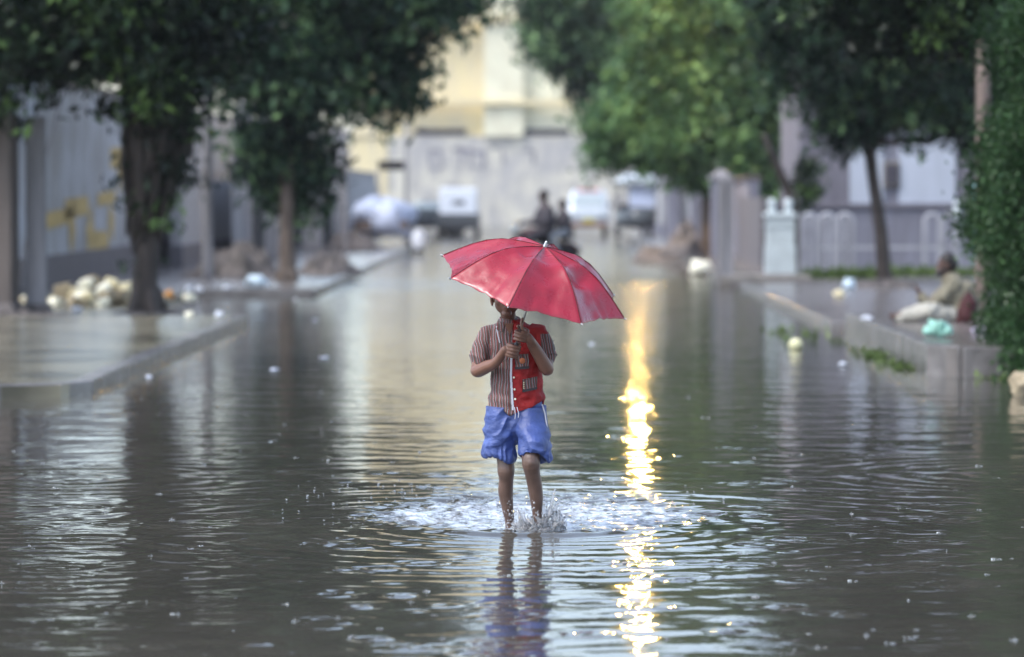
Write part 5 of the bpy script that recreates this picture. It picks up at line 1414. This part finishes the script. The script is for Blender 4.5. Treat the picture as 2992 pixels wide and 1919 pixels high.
# ---- umbrella (held: a thing of its own)
um = thing("umbrella", "wet red umbrella tilted over the wading boy's face", "umbrella", (px(1514, 18.7), 18.7, 0))
vD = Vector((136, -226, -99)) / 599; vF = Vector((235, 153, -28)) / 599
vD = (vD - AX * vD.dot(AX)).normalized() * .471; vF = (vF - AX * vF.dot(AX)); vF = (vF - vD * vF.dot(vD) / vD.length_squared).normalized() * .471
def rib_a(r):
    xs_ = [0, .12, .25, .38, .48, .6, .72, .85, 1.0]; ys_ = [.209, .204, .196, .186, .172, .145, .108, .060, 0.0]
    return float(np.interp(r, xs_, ys_))
def canopy_pt(th, r, off=0.0):
    # th in rib units (0..8); straight seams at the ribs, fabric pulled in between them
    k = math.floor(th); f_ = th - k
    ang = math.pi / 4 * th
    a0, a1 = math.pi / 4 * k, math.pi / 4 * (k + 1)
    chord = Vector((math.cos(a0) * (1 - f_) + math.cos(a1) * f_, math.sin(a0) * (1 - f_) + math.sin(a1) * f_, 0))
    s = math.sin(math.pi * f_)
    chord *= (1 - .055 * s * r)                         # scalloped rim
    sag = -.020 * s * math.sin(math.pi * min(1, r * 1.05)) ** .8
    h = rib_a(r) + sag
    # slack cloth: knuckle fold where the ribs hinge, strongest on the right front panels
    kk = {0: 1.0, 1: .8, 7: .35, 6: .3, 2: .5}.get(int(k) % 8, .25)
    h += 1.15 * kk * s * (-.020 * math.exp(-((r - .56) / .09) ** 2) + .012 * math.exp(-((r - .42) / .06) ** 2))
    h += .0035 * mnoise.noise(Vector((chord.x * r * 9, chord.y * r * 9, 3))) * (1 + 2 * r) * s
    h += .0042 * s * math.sin(th * 31 + 5 * mnoise.noise(Vector((th * 3, r * 4, 0)))) * max(0, r - .72) / .28
    return UC + (vD * chord.x + vF * chord.y) * r + AX * (h + off)
NT, NR = 8 * 18, 40
mb = MB(); vs = []
for lay in (0.0, -.0016):
    for j in range(NR + 1):
        r_ = .012 + (1 - .012) * j / NR
        for i in range(NT): vs.append(canopy_pt(8 * i / NT, r_, lay))
f = []; N = NT * (NR + 1)
for j in range(NR):
    for i in range(NT):
        a = j * NT + i; b = j * NT + (i + 1) % NT
        f.append((a, a + NT, b + NT, b)); f.append((N + a, N + b, N + b + NT, N + a + NT))
for i in range(NT):
    a = NR * NT + i; b = NR * NT + (i + 1) % NT; f.append((a, N + a, N + b, b))
mb.add(vs, f); can = obj("canopy", mb, M['umbrella'], um)
for k in range(8):
    mb = MB(); P = [canopy_pt(k + 1e-6, r_, -.006) for r_ in (.02, .15, .3, .45, .6, .75, .9, 1.0)]
    mb.tube(P, .0022, 6); mb.tube([canopy_pt(k + 1e-6, .5, -.008), UC + AX * .02], .0018, 6)
    rb = obj("rib", mb, M['dark_metal'], um)
    mb = MB(); e = canopy_pt(k + 1e-6, 1.0, 0); d = (e - UC).normalized(); mb.tube([e - d * .006, e + d * .008], [.004, .0032], 8); obj("rib_tip", mb, M['steel'], rb)
    mb = MB(); mb.tube([canopy_pt(k + 1e-6, r_, .0006) for r_ in (.03, .15, .3, .45, .6, .75, .9, .99)], .0016, 6); obj("seam", mb, M['maroon'], can)
mb = MB(); mb.tube([UC - AX * .36, UC + AX * .205], .0052, 12, round_ends=False); obj("shaft", mb, M['steel'], um)
mb = MB(); mb.tube([UC - AX * .362, UC - AX * .30], .0100, 14); obj("handle", mb, M['dark_metal'], um)
mb = MB(); mb.tube([UC + AX * .200, UC + AX * .212, UC + AX * .232], [.011, .009, .0055], 12); obj("ferrule", mb, M['steel'], um)

# ---- splash and bubbles
bx0, by0 = px(1514, 18.7), 18.7
mb = MB(); random.seed(44)
sc = Vector((bx0 + .112, by0 - .10, 0))
def drop(c, r, st=1.0):
    mb.ell(c, (r, r, r * st), 8, 6)
core = MB()
for k in range(150):                                  # lumpy tongues of water thrown up and outward
    a = random.uniform(0, 6.28); r0 = random.uniform(.035, .105)
    h = abs(random.gauss(.045, .035)) + .012; h *= 1.25 if math.cos(a) > 0 else .8
    p0 = Vector((r0 * math.cos(a), r0 * math.sin(a), -.006)); out = Vector((math.cos(a), math.sin(a), 0)) * random.uniform(.005, .055)
    sw = Vector((random.uniform(-.016, .016), random.uniform(-.01, .01), 0))
    w = random.uniform(.005, .011)
    core.tube([p0, p0 + out * .3 + Vector((0, 0, h * .5)), p0 + out * .7 + sw * .5 + Vector((0, 0, h * .85)), p0 + out + sw + Vector((0, 0, h * random.uniform(.85, 1.05)))], [w * 1.5, w, w * .6, w * random.uniform(.35, .7)], 7)
for k in range(46):
    a = random.uniform(0, 6.28); r0 = random.uniform(.0, .13)
    core.ell((r0 * math.cos(a), r0 * math.sin(a), random.uniform(-.004, .012)), (random.uniform(.015, .03), random.uniform(.015, .03), random.uniform(.008, .02)), 10, 6)
tmp = obj("water_splash", core, M['splash']); fuse(tmp, .0034, 2)
wrinkle(tmp, lambda co: fold_noise(co, (45, 45, 30), 2) * .006)
tmp.location = sc
props(tmp, "splash thrown up round the boy's stepping foot", "splash", kind='stuff')
for k in range(240):
    a = random.uniform(0, 6.28); rr_ = abs(random.gauss(0, .10)) + .02; z = abs(random.gauss(0, .055)) + .004
    drop(sc + Vector((rr_ * math.cos(a), rr_ * math.sin(a), z)), random.uniform(.0018, .0052), random.uniform(1, 1.6))
for k in range(55):                                   # droplets flung up the standing shin
    a = random.uniform(-2.6, -.5); z = abs(random.gauss(0, .07))
    drop(Vector((bx0 - .045 + .038 * math.cos(a) + random.gauss(0, .012), by0 + .02 + .05 * math.sin(a), z + .004)), random.uniform(.002, .0045))
obj("splash_drops", mb, M['splash'], label="drops flying off the splash round the boy's feet", cat="drops", kind='stuff')
mb = MB()
for k in range(420):
    u_, v_ = random.gauss(-.45, .42), random.uniform(18.8, 21.6)
    if abs(u_) > 1.35: continue
    r_ = random.uniform(.002, .006)
    drop(Vector((u_ if random.random() < .7 else -u_ * .8, v_, r_ * .2 + .006)), r_, random.uniform(.5, .9))
obj("foam_bubbles", mb, M['splash'], label="bubbles and drops strewn over the churned water behind the boy", cat="bubbles", kind='stuff')
mb = MB()
for k in range(330):                                  # rain striking the surface
    Yk = 11.3 + 22 * random.random() ** 1.2; xk = random.uniform(-1, 1) * .14 * Yk
    s_ = random.uniform(.4, 1.0)
    if random.random() < .3: mb.tube([(xk, Yk, -.002), (xk + random.uniform(-.001, .001), Yk, .007 * s_), (xk, Yk, .014 * s_)], [.0030 * s_, .0014, .0018 * s_], 6)
    for q in range(7):
        a = q * .9 + random.random(); r1, r2 = .007 * s_, random.uniform(.010, .022) * s_
        mb.tube([(xk + r1 * math.cos(a), Yk + r1 * math.sin(a), -.001), (xk + r2 * math.cos(a), Yk + r2 * math.sin(a), random.uniform(.001, .004) * s_)], [.0022 * s_, .0010], 5)
    if random.random() < .35: drop(Vector((xk + random.uniform(-.03, .03), Yk, .002)), random.uniform(.004, .010), .5)
obj("raindrop_splashes", mb, M['splash'], label="tiny crowns where raindrops strike the flood", cat="rain splashes", kind='stuff')

# ---- the seated man on the right pavement (faces left)
mx, my, mz = px(2791, 41), 41.0, .27
man = thing("person", "bearded man in khaki sitting cross-legged on the right pavement", "person", (mx, my, mz))
def T(sx, sy, d=0.0): return Vector((px(sx, 41) - mx, d, pz(sy, 41) - mz))
body_mesh(man, [([T(2763, 800), T(2775, 822), T(2790, 845)], [.055, .055, .08]),
                ([T(2790, 840), T(2806, 880), T(2800, 915)], [.11, .12, .13]),
                ([T(2780, 832, -.16), T(2745, 870, -.19), T(2712, 892, -.17)], [.05, .042, .036]), ([T(2712, 892, -.17), T(2693, 870, -.15), T(2680, 853, -.14)], [.036, .03, .024]),
                ([T(2780, 832, .16), T(2750, 872, .17), T(2715, 885, .12)], [.05, .042, .036]), ([T(2715, 885, .12), T(2690, 868, .0)], [.036, .026]),
                ([T(2795, 920, -.1), T(2700, 905, -.26), T(2625, 924, -.12)], [.09, .07, .05]), ([T(2795, 920, .1), T(2700, 905, .22), T(2650, 922, .02)], [.09, .07, .05]),
                ([T(2628, 924, -.10), T(2602, 922, -.12)], [.045, .035])],
          [(T(2762, 768), (.085, .075, .10), 18, 12), (T(2748, 788), (.055, .05, .055), 14, 10), (T(2738, 775), (.02, .016, .018), 10, 8), (T(2765, 775, -.075), (.016, .01, .03), 10, 8), (T(2765, 775, .075), (.016, .01, .03), 10, 8)] +
          [(T(2676 - 2 * k, 842 - 3 * (k % 2), -.165 + k * .018), (.011, .009, .032), 8, 6) for k in range(4)] + [(T(2683, 846, -.175), (.01, .01, .026), 8, 6)],
          M['skin_man'], .009)
mb = MB(); mb.ell(T(2768, 758), (.094, .084, .082), 18, 12); mb.ell(T(2780, 770), (.07, .075, .08), 14, 10); h_ = obj("hair", mb, M['hair'], man); fuse(h_, .01, 2)
mb = MB(); mb.ell(T(2744, 797), (.058, .056, .042), 14, 10); mb.ell(T(2757, 786), (.06, .072, .03), 14, 10); h_ = obj("beard", mb, M['hair'], man); fuse(h_, .01, 2)
mb = MB()
mb.tube([T(2778, 820), T(2792, 846), T(2800, 885), T(2795, 925)], [.11, .19, .22, .23], 24, flat=.95)
for s_ in (-1, 1):
    mb.tube([T(2784, 828, s_ * .14), T(2748, 868, s_ * .20), T(2710, 892, s_ * .17), T(2692, 868, s_ * .15 if s_ < 0 else .03)], [.075, .064, .058, .052], 16)
mb.tube([T(2790, 925, -.05), T(2735, 925, -.08)], [.13, .10], 16, flat=.6)
k_ = obj("tunic", mb, M['khaki'], man); fuse(k_, .010, 3); wrinkle(k_, lambda co: fold_noise(co, (14, 14, 8), 4) * .022)
mb = MB()
mb.tube([T(2790, 925, -.1), T(2705, 905, -.26), T(2640, 922, -.13), T(2622, 926, -.1)], [.11, .10, .075, .06], 18)
mb.tube([T(2790, 925, .1), T(2705, 905, .22), T(2655, 920, .02)], [.11, .09, .06], 18)
k_ = obj("trousers", mb, M['pale_cotton'], man); fuse(k_, .010, 3); wrinkle(k_, lambda co: fold_noise(co, (16, 12, 16), 9) * .022)
mb = MB(); mb.tube([T(2815, 852, -.12), T(2822, 885, -.17), T(2814, 925, -.19), T(2800, 935, -.18)], [.05, .10, .12, .09], 18, flat=.9); mb.tube([T(2818, 870, .1), T(2826, 900, .1), T(2818, 930, .1)], [.06, .08, .09], 16)
k_ = obj("shawl", mb, M['maroon'], man); fuse(k_, .010, 3)

# ---- motorcycle with two riders
def make_bike():
    loc = (px(1592, 80) - .15, 80, 0)
    rz = R(-158)
    bike = thing("motorcycle", "motorcycle carrying two riders through the flood beyond the umbrella", "motorcycle", loc, rz=rz)
    # local: x = forward
    for x in (-.62, .66):
        w_ = wheel(bike, (x, 0, .24), .30, .09, 'Y')
    mb = MB(); mb.tube([(.66, -.07, .24), (.45, -.07, .80)], .022, 8); mb.tube([(.66, .07, .24), (.45, .07, .80)], .022, 8); mb.tube([(.40, 0, .84), (-.15, 0, .55), (-.62, 0, .26)], .028, 8); mb.tube([(.36, 0, .6), (0, 0, .3), (-.4, 0, .35)], .025, 8); obj("frame", mb, M['dark_metal'], bike)
    mb = MB(); mb.ell((.12, 0, .78), (.27, .13, .13), 18, 12); obj("fuel_tank", mb, M['maroon'], bike)
    mb = MB(); mb.ell((-.38, 0, .77), (.42, .13, .065), 18, 10); obj("seat", mb, M['tyre'], bike)
    mb = MB(); mb.box((.05, 0, .42), (.32, .22, .28)); mb.lathe([(.09, -.14), (.1, 0), (.09, .14)], (.1, 0, .36), 14, axis='Y'); obj("engine", mb, M['steel'], bike, bevel=.02)
    mb = MB(); mb.tube([(.15, -.14, .3), (-.3, -.16, .24), (-.85, -.17, .3)], [.02, .03, .045], 10); obj("exhaust_pipe", mb, M['steel'], bike)
    mb = MB(); mb.tube([(.30, -.34, 1.0), (.42, -.2, .98), (.45, 0, .92), (.42, .2, .98), (.30, .34, 1.0)], .016, 8); obj("handlebar", mb, M['steel'], bike)
    mb = MB(); mb.lathe([(.02, -.04), (.07, -.02), (.09, .05), (.02, .07)], (.52, 0, .86), 16, axis='X'); obj("headlight", mb, M['glass'], bike)
    mb = MB(); mb.tube([(-.5, 0, .56), (-.75, 0, .55), (-.93, 0, .42)], [.06, .07, .06], 10, flat=.4); obj("mudguard", mb, M['maroon'], bike)
    def rider(label, x0, top, jacket, trousers, scale, arms_to):
        p = thing("person", label, "person", loc, rz=rz)
        z0 = .80
        s = scale
        hd = Vector((x0 + .03 * s, 0, z0 + .66 * s))
        ch = [([hd - Vector((0, 0, .05)), (x0 + .01, 0, z0 + .47 * s)], [.05 * s, .055 * s]), ([(x0, 0, z0 + .05), (x0 - .01, 0, z0 + .42 * s)], [.12 * s, .13 * s])]
        for q in (-1, 1):
            ch.append(([(x0, q * .17 * s, z0 + .42 * s), (x0 + .10, q * .26 * s, z0 + .2 * s), arms_to(q)], [.045 * s, .04 * s, .03 * s]))
            ch.append(([arms_to(q), Vector(arms_to(q)) + Vector((.05, 0, .0))], [.032 * s, .022 * s]))
            ch.append(([(x0, q * .10, z0 + .03), (x0 + .38 * s, q * .2, z0 - .08), (x0 + .22 * s, q * .17, z0 - .45 * s)], [.085 * s, .065 * s, .045 * s]))
            ch.append(([(x0 + .22 * s, q * .17, z0 - .45 * s), (x0 + .36 * s, q * .18, z0 - .47 * s)], [.04 * s, .03 * s]))
        body_mesh(p, ch, [(hd + Vector((0, 0, .01)), (.09 * s, .075 * s, .11 * s), 16, 12), (hd + Vector((.09 * s, 0, -.01)), (.02, .014, .018), 8, 6)], M['skin_man'], .014)
        mb = MB(); mb.ell(hd + Vector((-.015, 0, .035)), (.095 * s, .085 * s, .10 * s), 16, 12); obj("hair", mb, M['hair'], p)
        mb = MB(); mb.tube([(x0 - .01, 0, z0 - .03), (x0 - .02, 0, z0 + .2 * s), (x0 - .01, 0, z0 + .42 * s), (x0 + .0, 0, z0 + .5 * s)], [.17 * s, .175 * s, .17 * s, .09 * s], 20)
        for q in (-1, 1):
            a_ = Vector(arms_to(q)); mb.tube([(x0, q * .16 * s, z0 + .42 * s), (x0 + .10, q * .27 * s, z0 + .2 * s), Vector((x0 + .10, q * .27 * s, z0 + .2 * s)).lerp(a_, .85)], [.075 * s, .065 * s, .05 * s], 14)
        j = obj("jacket", mb, jacket, p); fuse(j, .016, 3)
        mb = MB()
        for q in (-1, 1): mb.tube([(x0, q * .09, z0 + .02), (x0 + .38 * s, q * .2, z0 - .08), (x0 + .23 * s, q * .17, z0 - .42 * s)], [.115 * s, .09 * s, .075 * s], 14)
        j = obj("trousers", mb, trousers, p); fuse(j, .016, 3)
        return p
    rider("motorcycle rider in a dark jacket, the taller of the two", -.16, 0, M['jacket'], M['jacket'], 1.16, lambda q: (.30, q * .32, 1.0))
    rider("smaller passenger in pale trousers sitting behind the motorcycle rider", -.58, 0, M['jacket'], M['grey_trousers'], .90, lambda q: (-.32, q * .16, 1.02))
make_bike()

# ------------------------------------------------------------------ rainy air
mb = MB(); mb.box((0, 120, 9.2), (150, 260, 21.2))
hz = obj("haze", mb, None, smooth=False, kind='stuff', label="thin rainy haze filling the street", cat="haze")
m = bpy.data.materials.new("rain_haze"); m.use_nodes = True
nt = m.node_tree; nt.nodes.clear()
o_ = nt.nodes.new('ShaderNodeOutputMaterial'); pv = nt.nodes.new('ShaderNodeVolumePrincipled')
pv.inputs['Density'].default_value = 0.0002; pv.inputs['Color'].default_value = (0.86, 0.9, 1.0, 1); pv.inputs['Anisotropy'].default_value = 0.2
nt.links.new(pv.outputs[0], o_.inputs['Volume'])
hz.data.materials.clear(); hz.data.materials.append(m)
